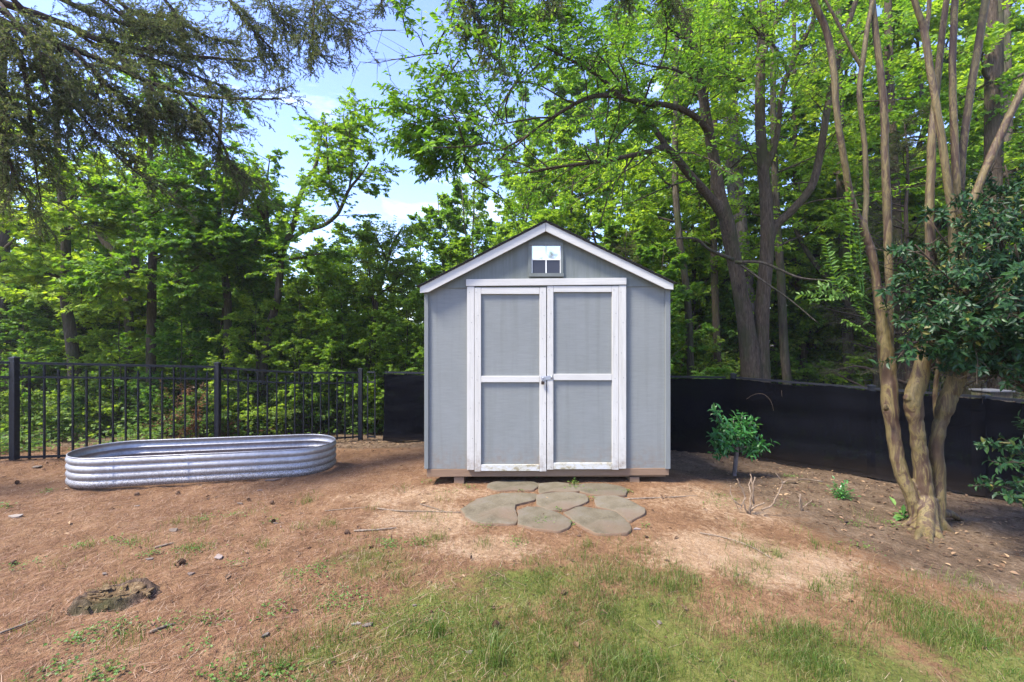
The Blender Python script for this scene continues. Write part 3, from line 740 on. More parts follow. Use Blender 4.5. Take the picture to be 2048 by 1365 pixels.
# ================================================================== FLAGSTONES
ST = [
 ([(375,170),(400,130),(580,100),(780,115),(855,135),(800,195),(640,190),(480,195)], 'flat olive flagstone at the back left of the path, closest to the left shed runner'),
 ([(875,132),(1050,120),(1245,150),(1255,205),(1000,208),(885,225)], 'narrow flagstone under the middle of the shed doors in the back row'),
 ([(1275,140),(1500,130),(1690,170),(1700,240),(1560,245),(1400,235),(1290,208)], 'flagstone at the back right corner beside the right shed runner'),
 ([(140,375),(280,290),(470,238),(640,228),(848,250),(800,300),(630,340),(640,420),(630,500),(300,500),(180,440)], 'largest flagstone on the left edge of the path with a notched right side'),
 ([(865,245),(1100,210),(1300,245),(1330,300),(1150,370),(970,380),(865,330)], 'flagstone in the centre of the path surrounded by the others'),
 ([(1420,262),(1600,255),(1720,290),(1880,370),(1880,420),(1740,490),(1690,450),(1610,395),(1445,350)], 'long flagstone on the right edge of the path pointing outward'),
 ([(675,400),(770,362),(920,372),(1060,432),(1165,490),(1150,540),(1050,580),(850,562),(690,520)], 'front middle flagstone with a small green weed growing on it'),
 ([(1135,420),(1290,358),(1450,382),(1610,415),(1695,475),(1750,560),(1700,600),(1420,600),(1250,510)], 'broad bluish flagstone at the front right of the path'),
]
STC = []
for k, (poly, lab) in enumerate(ST):
    zt = .017+.006*((k*7) % 3-1)*.5
    W = []
    for u, v in poly:
        uu, vv = 900+u/4.876, 940+v/4.876; Y = (CAMZ-zt)*F/(vv-CV); W.append(((uu-CU)/F*Y, Y))
    W = np.array(W); c = W.mean(0); STC.append(W)
    C_ = np.vstack([W, W[:1]]); tt = np.arange(4*len(W))/4; W = .5*spline(C_, 4)[:-1]+.5*np.stack([np.interp(tt, np.arange(len(C_)), C_[:, c_]) for c_ in (0, 1)], -1)
    rs = R(100+k); n = len(W); W = c+(W-c)*(1.0+rs.normal(0, .016, (n, 1)))
    if ((W[:, 0]*np.roll(W[:, 1], -1)-np.roll(W[:, 0], -1)*W[:, 1]).sum()) < 0: W = W[::-1]
    mb = MB(); rings = [(1.10, -.06), (1.10, zt-.02), (1.085, zt-.007), (1.075, zt-.001), (1.055, zt), (1.02, zt+.001), (.7, zt), (.4, zt+.001), (.12, zt)]
    V = []
    for s, z in rings:
        for q, p in enumerate(W):
            x, y = c+(p-c)*s; V.append((x, y, z+(.016*(float(fbm(x*6, y*6, 4, 90+k))-.5) if z > zt-.002 else 0)))
    Q = [(a*n+q, a*n+(q+1) % n, (a+1)*n+(q+1) % n, (a+1)*n+q) for a in range(len(rings)-1) for q in range(n)]
    mb.add(V, Q); m0 = (len(rings)-1)*n; V2 = [(*c, zt)]
    mb.add(V2, None, None); mb.T.append(np.array([(m0+q, m0+(q+1) % n, len(V)) for q in range(n)]))
    tag(mb.build('flagstone', M['stone'], None, True, origin=(*c, 0.)), lab, 'flagstone', 'flagstones laid in front of the shed doors')

# ================================================================== STUMP, CONES, STICKS, STONES
def stump():
    c = G(228, 1200); e = empty('tree_stump', c, 'low rotten tree stump with a hollow split top in the pine straw', 'stump')
    rs = R(5); n = 56; V = []; rings = 9
    prof_ = [(1.3, -.05), (1.12, .0), (1.02, .03), (.95, .062), (.86, .070), (.80, .05), (.62, .022), (.42, .012), (.2, .03), (.05, .028)]
    for r_, z in prof_:
        for q in range(n):
            a = 2*math.pi*q/n; k = 1+.34*(float(fbm(math.cos(a)*2.2+5, math.sin(a)*2.2, 4, 9))-.4)+.05*math.sin(a*7)
            tall = .25+1.5*float(fbm(math.cos(a)*1.8+31, math.sin(a)*1.8+4, 3, 19))
            j = .05*(float(fbm(math.cos(a)*r_*6+9, math.sin(a)*r_*6, 4, 12))-.5)*(1 if z > .015 else .4)
            x, y = .15*r_*k*math.cos(a), .122*r_*k*math.sin(a)
            V.append((c[0]+x, c[1]+y+.2*x, c[2]+z*tall*.62+j*.9+.006))
    V = np.array(V)
    def rg(a0, a1): return [(a*n+q, a*n+(q+1) % n, (a+1)*n+(q+1) % n, (a+1)*n+q) for a in range(a0, a1) for q in range(n)]
    MB().add(V, rg(0, 5)).build('bark', M['rotbark'], e, True); MB().add(V[5*n:], rg(0, len(prof_)-6)).build('split_wood', M['rot'], e, True)
    mb = MB()
    for q in range(16):
        a = rs.uniform(0, 6.28); r_ = rs.uniform(.05, .17); p = c+np.array((r_*math.cos(a), r_*math.sin(a)*.75, .030)); d = np.array((rs.normal(0, 1), rs.normal(0, .6), .15)); d /= np.linalg.norm(d)
        mb.obar(p-d*rs.uniform(.02, .055), p+d*rs.uniform(.02, .06), rs.uniform(.008, .028), rs.uniform(.006, .014))
    mb.build('splinters', M['rot'], e, bevel=.003)
stump()

def cone_mesh():
    mb = MB(); n = 9
    for j in range(8):
        z = .006+.006*j; r0 = .026*math.sin(math.pi*(j+1.3)/9.8)
        for q in range(n):
            a = 2*math.pi*(q+.5*(j % 2))/n; c, s = math.cos(a), math.sin(a); w = .008
            mb.add([(c*r0*.3-s*w*.5, s*r0*.3+c*w*.5, z), (c*r0*.3+s*w*.5, s*r0*.3-c*w*.5, z), (c*r0-s*w, s*r0+c*w, z+.004), (c*r0+s*w, s*r0-c*w, z+.004), (c*r0*1.18, s*r0*1.18, z+.010), (c*r0*.9, s*r0*.9, z-.002)],
                   [(0,1,3,2)], [(2,3,4),(2,5,3),(2,4,5),(4,3,5)])
    mb.tubes(np.array([(0,0,0),(0,0,.02),(0,0,.045),(0,0,.056)]), np.array([.006,.014,.011,.002]), 8)
    return mb
cone0 = None
CONES = [(500,1002,'pine cone lying alone on the straw a little right of the garden bed end'),(350,991,'pine cone just below the left half of the garden bed'),(545,1010,'pine cone right of another cone below the bed'),
         (372,1127,'pine cone beside a pale bark chip in the middle of the straw'),(30,968,'dark pine cone near the left edge by the fence post'),(22,1132,'dark pine cone on the straw at the far left edge'),(1000,1252,'pine cone sunk in the grass near the bottom of the yard'),
         (544,1045,'pine cone next to pale chips in front of the bed'),(268,993,'small pine cone close under the front wall of the bed'),(700,1068,'pine cone half hidden by a small weed left of the path')]
for k, (u, v, lab) in enumerate(CONES):
    c = G(u, v)
    if cone0 is None: cone0 = cone_mesh().build('pine_cone', M['cone'], None, origin=(0, 0, 0)); o = cone0
    else: o = cone0.copy(); COL.objects.link(o)
    o.location = Vector([float(q) for q in c+np.array((0, 0, .013))]); o.rotation_euler = (1.35, .2*k, k*1.9); s = (.55, .75, .62, .8, .7)[k % 5]; o.scale = (s, s, s)
    tag(o, lab, 'pine cone', 'pine cones on the ground')

def stick(pts, r, lab, mat='drywood', lift=.008, name='stick', grp='dead sticks on the ground'):
    W = np.array([G(u, v)+np.array((0, 0, lift)) for u, v in pts]); W = spline(W, 5)
    o = MB().tubes(W, np.linspace(r, r*.55, len(W)), 6).build(name, M[mat], None, True, origin=W[0]); tag(o, lab, 'stick', grp)
stick([(755,1019),(800,1024),(860,1025),(921,1027)], .006, 'long pale straight stick lying left of the flagstones')
stick([(840,1010),(868,1018),(890,1025)], .004, 'short thin twig crossing behind the long pale stick')
stick([(650,1024),(690,1020),(735,1016)], .004, 'thin twig pointing at the left end of the long pale stick')
stick([(708,1064),(750,1062),(792,1058)], .007, 'short tan stick in front of the long pale stick')
stick([(300,1268),(330,1256),(352,1250)], .007, 'pale broken stick lower right of the tree stump')
stick([(0,1270),(40,1255),(70,1243)], .006, 'grey stick at the left edge below the stump')
stick([(310,1098),(335,1091),(348,1088)], .008, 'short thick piece of branch between the stump and the bed')
stick([(1400,1068),(1450,1078),(1500,1095),(1545,1120)], .004, 'long thin curved twig across the bare soil right of the path')
stick([(1250,1000),(1350,996),(1440,990)], .006, 'thin root like stick between the path and the small shrub')
stick([(1560,968),(1620,966),(1660,972),(1695,985)], .014, 'thick surface root near the multi stemmed tree', 'myrtle', .004)
stick([(1645,965),(1610,960),(1575,962)], .006, 'thin bent twig beside the surface root')
for pts_, lab_ in (([(550,92),(600,58),(660,38),(720,45),(770,85),(800,140),(815,205)], 'thin dry vine stem arching across the shade cloth'), ([(893,5),(894,35),(897,65)], 'short dry stem hanging on the shade cloth near its top')):
    W_ = []
    for x_, y_ in pts_:
        u_, v_ = 1380+x_/4.875, 780+y_/4.875; k_ = (u_-CU)/F; t_ = (k_*7.4-3.6)/(2.1+k_*1.92); Yc = 7.4-1.92*t_-.16; W_.append(P(u_, v_, Yc))
    W_ = spline(W_, 5); o = MB().tubes(W_, np.full(len(W_), .0018), 6).build('stick', M['deadstem'], None, True, origin=W_[0]); tag(o, lab_, 'stick')
CH = [(350,1062,.06),(437,1115,.05),(300,1120,.03),(380,1150,.03),(33,1034,.09),(552,1048,.03),(560,1055,.02),(530,1272,.025),(735,1252,.03),(712,1250,.03),(520,982,.04),(275,1013,.03),(1273,1060,.03),(940,1307,.02),(395,935,.05),(70,935,.07),(545,961,.07),(205,1150,.03),(480,1008,.03),(830,1213,.02),(1320,1247,.02),(1690,1045,.035)]
cm0 = None
for k, (u, v, s) in enumerate(CH):
    c = G(u, v); rs = R(300+k); n = 7
    a = np.sort(rs.uniform(0, 6.28, n)); r_ = s*rs.uniform(.6, 1.1, n); el = rs.uniform(.35, .7); ph = rs.uniform(-.5, .5)
    pp = [(c[0]+r_[q]*(math.cos(a[q])*math.cos(ph)-el*math.sin(a[q])*math.sin(ph)), c[1]+r_[q]*(math.cos(a[q])*math.sin(ph)+el*math.sin(a[q])*math.cos(ph))) for q in range(n)]
    h = .002+s*.05
    dark = k == len(CH)-1
    o = MB().prism(pp, lambda p, kk: (p[0], p[1], c[2]+(-.004 if kk else h)+.006)).build('bark_chip' if not dark else 'stone', M['chip'] if not dark else M['dark'], None, origin=c, bevel=.002)
    tag(o, 'pale flat chip of bark or stone lying on the yard soil' if not dark else 'small blackish stone on the soil left of the multi stemmed tree', 'chip' if not dark else 'stone', 'pale chips scattered on the ground' if not dark else None)

# cut dead shrubs
def dead_shrub(base, stems, lab):
    c = G(*base); e = empty('dead_shrub', c, lab, 'shrub')
    for pts, r in stems:
        Y = c[1]; W = [P(u, v, Y+dy) for u, v, dy in pts]; W = spline(W, 4); W = W+R(3).normal(0, .002, W.shape)
        MB().tubes(W, np.linspace(r*.85, r*.52, len(W)), 7).build('stem', M['deadstem'], e, True)
def q4(x, y, dy=0): return (1380+x/4.875, 780+y/4.875, dy)
dead_shrub((1497, 1028), [
 ([q4(565,1220),q4(590,1170),q4(640,1140,-.03),q4(735,1100,-.06)], .011), ([q4(575,1210),q4(585,1100),q4(590,1000,.05),q4(580,930,.08),q4(600,860,.1)], .010),
 ([q4(600,1180),q4(620,1080),q4(610,960),q4(595,820,.05)], .008), ([q4(610,1100),q4(615,930),q4(635,855)], .009), ([q4(560,1200),q4(520,1100),q4(535,1040),q4(490,930),q4(460,870)], .009),
 ([q4(500,1130),q4(430,1080),q4(395,1010,.05),q4(400,930,.05)], .006), ([q4(690,1170),q4(790,1130),q4(830,1070),q4(880,980),q4(905,910)], .010), ([q4(905,910),q4(880,870),q4(835,815)], .007), ([q4(903,915),q4(940,882)], .009), ([q4(540,1050),q4(480,1160),q4(430,1080)], .005)],
 'cut back dead shrub of bare pale stems in front of the small leafy shrub')
dead_shrub((1606, 1022), [([q4(1085,1180),q4(1070,1100),q4(1075,1020)], .012), ([q4(1090,1170),q4(1085,1090),q4(1060,1040)], .008), ([q4(1100,1150),q4(1130,1120),q4(1190,1080)], .006), ([q4(1110,1180),q4(1160,1190),q4(1200,1215)], .006)],
 'tiny dark stub of a cut shrub right of the larger dead shrub')
# ================================================================== TRACED TREES
def tp(pts, k=5):
    """pts: (u, v, depth, radius in photo pixels) -> smoothed path (n,4) in metres"""
    W = np.array([[*P(u, v, Y), r*Y/F] for u, v, Y, r in pts]); return spline(W, k)
def wob(W, amt, seed):
    W = W.copy(); rs = R(seed); W[:, :3] += rs.normal(0, 1, (len(W), 3))*amt*W[:, 3:4]; return W
def limbset(Ws, n=8): return np.stack([resample(W, n)[:, :3] for W in Ws])
def remesh(o, vox, smooth=4):
    m = o.modifiers.new('skin', 'REMESH'); m.mode = 'VOXEL'; m.voxel_size = vox; m.use_smooth_shade = True
    s = o.modifiers.new('relax', 'SMOOTH'); s.factor = .5; s.iterations = smooth
    return o
def bump_tube(mb, W, n=12, seed=0, amt=.05):
    """tube whose section is slightly uneven"""
    i0 = sum(len(v) for v in mb.V); mb.tubes(W[:, :3], W[:, 3], n)
    V = mb.V[-1]; c = np.repeat(W[:, :3], n, 0); q = np.tile(np.arange(n), len(W)); h = np.repeat(np.arange(len(W)), n)
    k = 1+amt*2*(fbm(q*.9+seed*3.1, h*.35+seed, 3, seed)-.5)
    mb.V[-1] = c+(V-c)*k[:, None]
def root_down(x, y): return float(gbase(x, y))-.15

def traced(label, base, stems, bark, name='tree', cat='tree', vox=None, n=12):
    x, y = base; e = empty(name, (x, y, float(gbase(x, y))), label, cat); mb = MB()
    for k, W in enumerate(stems): bump_tube(mb, W, n, k+3)
    o = mb.build('trunk', bark, e, True)
    if vox: remesh(o, vox)
    return e

def foliate(e, limbs, seed, n2, n3, nl, leaf, tpl, lmat, bark, l2=.42, l3=.32, flat=.5, droop=.3, ratio=.5, r=.02, keep=None, t0=.15, L=None, tilt=.55, drop2=0., maxl=.6, wig=.16, up=-.04):
    """fill traced limbs (list of paths) with branches, twigs and leaves"""
    rng = R(seed); lim = limbset(limbs, 10); wd = MB(); lf = MB()
    Ls = np.linalg.norm(lim[:, -1]-lim[:, 0], axis=1) if L is None else np.full(len(lim), L)
    p, d, t = spawn(rng, lim, n2, t0, 1., .85, .25, flat, drop2)
    L2 = np.clip(np.repeat(Ls, n2)*l2*(1.15-.6*t), .25, 1.8)*rng.uniform(.6, 1.25, len(t))
    br = grow(rng, p, d, L2, 5, wig, up*.5); wd.tubes(br, (.004+.006*L2)[:, None]*np.linspace(1, .3, 6)[None], 4, False)
    p, d, t = spawn(rng, br, n3, .15, 1., .8, .25, flat, 0)
    L3 = np.clip(np.repeat(L2, n3)*l3*2*(1.1-.5*t), .12, maxl)*rng.uniform(.6, 1.2, len(t))
    tw = grow(rng, p, d, L3, 3, wig, up); wd.tubes(tw, np.full((len(tw), 4), .0026)*np.linspace(1.3, .5, 4)[None], 3, False)
    c = twig_leaves(rng, lf, tw, nl, leaf, tpl, ratio, tilt, droop, .1, keep)
    wd.build('branches', bark, e, True); lf.build('foliage', lmat, e); return c

def pix(p):
    return CU+p[:, 0]/p[:, 1]*F, CV-(p[:, 2]-CAMZ)/p[:, 1]*F

# --- twin trunked tree right of the shed, its limbs reaching over the roof
Y0 = 8.8
A = [tp([(1506,800,Y0,26),(1502,740,Y0,24),(1493,660,Y0,20),(1480,580,Y0,18),(1466,510,Y0,17),(1453,440,Y0-.1,17),(1440,390,Y0-.15,14),(1428,320,Y0-.2,13),(1415,250,Y0-.3,12),(1402,170,Y0-.4,11),(1385,90,Y0-.5,10),(1362,20,Y0-.6,9),(1340,-60,Y0-.7,8)]),
     tp([(1524,800,Y0+.1,24),(1521,740,Y0+.1,22),(1522,660,Y0+.1,18),(1527,580,Y0+.1,16),(1534,500,Y0+.1,16),(1533,420,Y0+.1,14.5),(1526,330,Y0+.1,13),(1520,240,Y0+.1,12),(1521,140,Y0+.1,11),(1525,40,Y0+.1,10),(1528,-60,Y0+.1,9)])]
LA = [tp([(1453,440,Y0-.1,13),(1415,390,Y0-.3,11),(1375,345,Y0-.6,10),(1335,298,Y0-.9,9),(1300,303,Y0-1.2,7),(1250,314,Y0-1.5,6),(1180,326,Y0-1.8,5),(1110,335,Y0-2,4),(1050,345,Y0-2.2,2.5)]),
      tp([(1337,300,Y0-.9,7),(1312,262,Y0-1,7),(1292,235,Y0-1.1,6),(1274,200,Y0-1.2,4.5),(1240,170,Y0-1.5,3.5)]),
      tp([(1420,270,Y0-.3,8),(1400,242,Y0-.6,8),(1370,222,Y0-.9,7.5),(1330,210,Y0-1.2,7),(1280,205,Y0-1.5,7),(1230,192,Y0-1.8,7),(1180,195,Y0-2.1,6),(1130,220,Y0-2.3,5),(1070,260,Y0-2.5,4),(1010,310,Y0-2.7,3),(950,350,Y0-2.9,2),(910,372,Y0-3,1.5)]),
      tp([(1240,193,Y0-1.8,6),(1200,155,Y0-2,5.5),(1150,125,Y0-2.2,4.5),(1100,100,Y0-2.4,3.5),(1050,70,Y0-2.6,2.5),(1000,40,Y0-2.8,1.6)]),
      tp([(1240,165,Y0-1.9,3.5),(1190,100,Y0-2.2,3),(1140,50,Y0-2.5,2.2),(1080,10,Y0-2.8,1.5)]),
      tp([(1060,265,Y0-2.5,2.6),(1000,240,Y0-2.9,2),(930,235,Y0-3.3,1.6),(860,240,Y0-3.6,1.1),(800,225,Y0-3.8,.8)]),
      tp([(1120,110,Y0-2.3,2.6),(1040,140,Y0-2.8,2),(950,130,Y0-3.3,1.6),(870,105,Y0-3.7,1.1),(790,60,Y0-4,.8)]),
      tp([(1010,310,Y0-2.7,2.4),(960,280,Y0-3,1.8),(900,290,Y0-3.3,1.4),(850,310,Y0-3.6,1)]),
      tp([(1385,90,Y0-.5,6),(1340,60,Y0-.9,5),(1290,20,Y0-1.2,4),(1240,-20,Y0-1.5,3)]),
      tp([(1402,170,Y0-.4,5),(1350,140,Y0-1,4),(1290,130,Y0-1.4,3),(1230,100,Y0-1.8,2)])]
LB = [tp([(1536,500,Y0+.1,10),(1550,455,Y0+.1,10),(1585,420,Y0,10),(1622,375,Y0-.1,9.5),(1638,320,Y0-.1,9),(1648,260,Y0-.2,8.5),(1658,200,Y0-.2,8),(1672,140,Y0-.2,7.5),(1690,70,Y0-.2,7),(1712,0,Y0-.2,6),(1725,-60,Y0-.2,5)]),
      tp([(1528,345,Y0+.1,7),(1545,310,Y0,7),(1556,260,Y0,6.5),(1562,200,Y0-.1,6),(1577,145,Y0-.1,6),(1600,95,Y0-.1,5.5),(1632,30,Y0-.2,5),(1650,-30,Y0-.2,4)]),
      tp([(1577,145,Y0-.1,4.5),(1550,95,Y0-.3,4),(1520,70,Y0-.5,3.5),(1490,35,Y0-.7,3),(1480,10,Y0-.8,2)]),
      tp([(1524,120,Y0,6),(1545,60,Y0,6),(1570,10,Y0,5),(1590,-40,Y0,4)]),
      tp([(1505,170,Y0,5),(1470,155,Y0-.3,4),(1440,125,Y0-.6,3)])]
e = traced('large twin trunked tree with furrowed grey brown bark right of the shed', (P(1515,0,Y0)[0], Y0), [W*np.array((1, 1, 1, .82)) for W in A+LA+LB], M['bark_gray'], 'twin_trunked_tree', vox=.022)
DEADB = [tp([(1466,520,Y0-.3,4),(1420,500,Y0-.6,3),(1390,478,Y0-.8,2.6),(1340,478,Y0-1,1.5)]), tp([(1470,525,Y0-.3,3.6),(1520,525,Y0-.5,3),(1560,540,Y0-.6,2.6),(1600,556,Y0-.7,2),(1660,562,Y0-.8,1.2)]),
         tp([(1475,525,Y0-.3,3),(1530,565,Y0-.5,2),(1580,600,Y0-.6,1.6),(1640,650,Y0-.8,1)])]
for W in DEADB: MB().tubes(W[:, :3], W[:, 3], 6).build('dead_branch', M['bark_dark'], e, True)
def keepA(p):
    u, v = pix(p); lim = 770+50*np.sin(v*.021)+70*sstep(330, 420, v)
    return (u > lim) & (p[:, 1] > 3.2) & ((v < 470) | (u > 1340) | (u < 900))
foliate(e, LA, 21, 18, 9, 13, .080, 'oval', M['leaf_elm'], M['bark_gray'], .5, .3, .55, .35, .45, keep=keepA, maxl=.55)
foliate(e, LB+[W[len(W)//2:] for W in A], 22, 15, 9, 11, .09, 'oval', M['leaf_elm'], M['bark_gray'], .5, .3, .5, .3, .5, L=3.)

# --- trees of the left wood
Y1 = 9.3
def wood_tree(label, trunk, limbs, bark, seed, n2=12, n3=8, nl=9, leaf=.1, tpl='maple', lmat='leaf_maple', ratio=.9, flat=.35, Lx=None, name='woodland_tree', extra=None, boost=1.3, **k):
    x = trunk[0][0]; x = trunk[0, 0]; y = trunk[0, 1]
    e = traced(label, (x, y), [trunk]+limbs, bark, name)
    fl = limbs+([trunk[len(trunk)//2:]] if extra is None else extra)
    foliate(e, fl, seed, int(n2*boost), int(n3*boost), int(nl*boost), leaf*1.08, tpl, M[lmat], bark, flat=flat, ratio=ratio, L=Lx, **k); return e
T4 = tp([(522,790,Y1,9),(527,735,Y1,8),(541,650,Y1,7.5),(556,590,Y1,7),(561,520,Y1,7),(562,505,Y1,6.5)])
L4 = [tp([(562,512,Y1,5.5),(548,488,Y1,5),(535,455,Y1-.1,4.5),(532,400,Y1-.2,4),(536,345,Y1-.3,1.6),(541,310,Y1-.3,.7)]),
      tp([(562,510,Y1,6.5),(575,480,Y1,6),(590,440,Y1,5),(597,400,Y1,4.5),(612,365,Y1,4),(632,330,Y1,3.5),(640,280,Y1,3),(650,230,Y1,.7)]),
      tp([(575,482,Y1,4.5),(610,462,Y1-.2,4.2),(645,452,Y1-.4,4),(672,432,Y1-.5,3.8),(685,410,Y1-.6,3.4),(698,380,Y1-.7,3),(722,350,Y1-.8,2.2),(738,325,Y1-.8,1.4)]),
      tp([(536,455,Y1,3.5),(520,420,Y1-.3,3),(500,385,Y1-.6,2.5),(470,350,Y1-.9,1.6)]),
      tp([(680,420,Y1-.5,2.4),(660,365,Y1-.6,2.2),(655,310,Y1-.6,2),(650,240,Y1-.6,1.2)]),
      tp([(698,380,Y1-.7,2),(705,330,Y1-.8,1.6),(700,280,Y1-.8,1.4),(695,225,Y1-.8,1)]),
      tp([(560,520,Y1,3),(600,515,Y1-.4,2.4),(640,508,Y1-.8,1.5)])]
wood_tree('forked maple with a curved dark trunk and low spreading limbs left of the shed', T4, L4, M['bark_dark'], 31, 11, 8, 9, .082, Lx=2.1, extra=[], boost=1.2)
T3 = tp([(458,790,Y1+.2,8),(455,700,Y1+.2,7.5),(455,600,Y1+.2,7),(447,540,Y1+.2,7),(441,480,Y1+.2,6.5),(437,420,Y1+.2,5.5),(437,350,Y1+.2,4.5),(440,270,Y1+.2,3.5),(446,180,Y1+.2,.7)])
L3_ = [tp([(447,540,Y1,4),(425,515,Y1-.3,3),(405,490,Y1-.5,2.4),(360,478,Y1-.8,1.6)]), tp([(445,520,Y1,4),(480,500,Y1-.2,3),(520,478,Y1-.5,1.6)]), tp([(441,470,Y1,4),(460,440,Y1-.2,3),(475,400,Y1-.3,2.4),(478,340,Y1-.3,1.5)]), tp([(437,400,Y1,3),(410,370,Y1-.3,2),(380,330,Y1-.6,1.4)])]
wood_tree('slim dark trunked tree just left of the forked maple', T3, L3_, M['bark_dark'], 32, 10, 7, 9, .085, Lx=2.0)
T2 = tp([(303,790,Y1-.2,9),(302,720,Y1-.2,8.5),(303,640,Y1-.2,8),(304,560,Y1-.2,7.5),(305,480,Y1-.2,7),(302,400,Y1-.2,6),(300,320,Y1-.2,5),(302,240,Y1-.2,4),(300,150,Y1-.2,.7)])
L2_ = [tp([(305,550,Y1-.2,3.5),(270,545,Y1-.5,3),(230,540,Y1-.7,2.4),(190,548,Y1-1,1.4)]), tp([(306,520,Y1-.2,3.6),(345,500,Y1-.4,3),(380,485,Y1-.6,2.6),(430,478,Y1-.8,1.6)]), tp([(306,570,Y1-.2,3),(350,565,Y1-.5,2.4),(398,533,Y1-.8,1.4)]), tp([(303,430,Y1-.2,3),(340,400,Y1-.5,2.2),(370,360,Y1-.7,1.4)]), tp([(303,450,Y1-.2,3),(270,410,Y1-.4,2),(240,380,Y1-.6,1.4)])]
wood_tree('straight trunk with pale upper bark between the two darker trees of the left wood', T2, L2_, M['bark_gray'], 33, 11, 7, 9, .09, Lx=2.2)
T1 = tp([(152,800,Y1-.3,11),(148,730,Y1-.3,10.5),(140,660,Y1-.3,10),(131,600,Y1-.3,8.5),(131,530,Y1-.3,8),(131,460,Y1-.3,8),(124,400,Y1-.3,7),(118,330,Y1-.3,6),(113,250,Y1-.3,5),(108,150,Y1-.3,.7)])
L1_ = [tp([(126,455,Y1-.3,5),(105,440,Y1-.5,4.5),(85,428,Y1-.7,4),(45,416,Y1-.9,3.4),(0,411,Y1-1.1,3),(-50,405,Y1-1.3,2)]), tp([(137,460,Y1-.3,3),(165,450,Y1-.4,2.4),(195,444,Y1-.6,1.4)]), tp([(142,612,Y1-.3,4),(165,602,Y1-.4,3),(190,595,Y1-.5,2.4),(235,575,Y1-.7,2),(265,560,Y1-.8,1.2)]),
       tp([(128,430,Y1-.3,3),(150,380,Y1-.4,2.4),(170,330,Y1-.6,1.4)]), tp([(131,560,Y1-.3,3),(90,545,Y1-.6,2.4),(50,540,Y1-.9,1.4)])]
wood_tree('dark leaning trunk with a long bare side limb at the left of the wood', T1, L1_, M['bark_dark'], 34, 11, 7, 9, .09, Lx=2.2)
T0 = tp([(4,800,10.5,13),(4,650,10.5,12),(5,540,10.5,11),(6,450,10.5,10.5),(5,350,10.5,10),(4,200,10.5,8),(3,50,10.5,7)])
wood_tree('thick trunk cut by the left edge of the view', T0, [tp([(6,500,10.5,3),(40,470,10.2,2.5),(75,440,10,1.5)])], M['bark_dark'], 35, 10, 6, 8, .09, Lx=2.2)
T5 = tp([(270,790,12,7),(270,600,12,7),(271,520,12,6.5),(271,440,12,6.5),(272,350,12,6),(300,200,12,5),(302,60,12,4)])
wood_tree('pale grey trunk standing deeper in the left wood', T5, [tp([(271,420,12,3),(300,360,11.8,2.5),(330,300,11.6,1.5)])], M['bark_gray'], 36, 12, 7, 8, .1, Lx=3., lmat='leaf_far')
T6 = tp([(262,780,10.6,8),(258,640,10.6,7.5),(250,550,10.6,7),(232,515,10.6,7),(210,485,10.6,6.5),(192,455,10.6,6),(180,425,10.6,5),(166,395,10.6,4.5)])
L6 = [tp([(180,425,10.6,3.4),(185,385,10.6,3),(205,345,10.6,2.4),(212,320,10.6,1.5)]), tp([(166,395,10.6,3.4),(158,360,10.6,3),(170,340,10.5,2),(208,320,10.5,1)])]
wood_tree('bent bare grey trunk leaning left against the sky in the left wood', T6, L6, M['bark_gray'], 37, 4, 4, 7, .09, Lx=1.4, extra=[])
T7 = tp([(735,790,9.8,6),(737,720,9.8,5.5),(748,640,9.8,5),(757,590,9.8,4),(770,540,9.8,3.2),(785,490,9.8,2.6),(805,455,9.8,2)])
L7 = [tp([(748,620,9.8,2.4),(742,570,9.6,2),(735,520,9.4,1.4)]), tp([(757,590,9.8,2.4),(785,570,9.6,2),(800,545,9.3,1.2)]), tp([(775,525,9.8,2),(760,490,9.6,1.4),(750,470,9.5,1)])]
wood_tree('thin leaning sapling close to the left corner of the shed', T7, L7, M['bark_dark'], 38, 12, 9, 10, .065, 'oval', 'leaf_shrub', .5, .55, Lx=1.7)
# --- pale pine behind the twin trunked tree and slim trunks of the right wood
T = tp([(1500,800,12,17),(1494,650,12,16.5),(1488,560,12,16.5),(1478,460,12,16),(1470,360,12,15.5),(1463,260,12,15),(1456,160,12,14.5),(1450,60,12,14),(1446,-60,12,13)])
wood_tree('tall pale plated pine trunk standing between and behind the twin trunks', T, [tp([(1456,160,12,4),(1480,120,11.8,3),(1510,100,11.6,2)])], M['bark_pine'], 40, 10, 6, 8, .1, Lx=2.5, lmat='leaf_far', extra=[T[40:]])
SL = [((1383,780),(1375,600),(1358,470),(1350,350),(1352,200),10.5,7,'slim trunk immediately right of the shed wall'), ((1438,780),(1432,640),(1428,520),(1427,380),(1430,200),11.5,7,'slim trunk left of the twin trunked tree, second from the shed'),
      ((1577,790),(1568,690),(1562,560),(1556,470),(1548,300),10.8,8,'slim curving trunk right of the twin trunked tree'), ((1612,790),(1604,680),(1597,600),(1595,480),(1590,300),12.5,6,'thinner trunk a little right of the slim curving trunk'),
      ((1700,790),(1697,700),(1692,620),(1688,500),(1680,300),11.5,10,'brown straight trunk left of the multi stemmed tree'), ((1802,830),(1800,700),(1796,600),(1790,400),(1780,200),10.5,10.5,'grey trunk standing behind the multi stemmed tree'),
      ((1930,860),(1945,790),(1958,720),(1975,600),(1990,400),9.5,15,'leaning grey trunk under the glossy evergreen'), ((2000,870),(1998,780),(1994,700),(1990,560),(1985,300),9.0,17,'stout brown trunk behind the grey capped ledge'),
      ((2026,860),(2024,760),(2024,700),(2020,560),(2015,300),11.0,11,'second stout trunk at the right edge behind the ledge'), ((1655,790),(1650,690),(1640,600),(1632,480),(1628,300),14,6,'faint far trunk between the brown trunk and the slim trunks')]
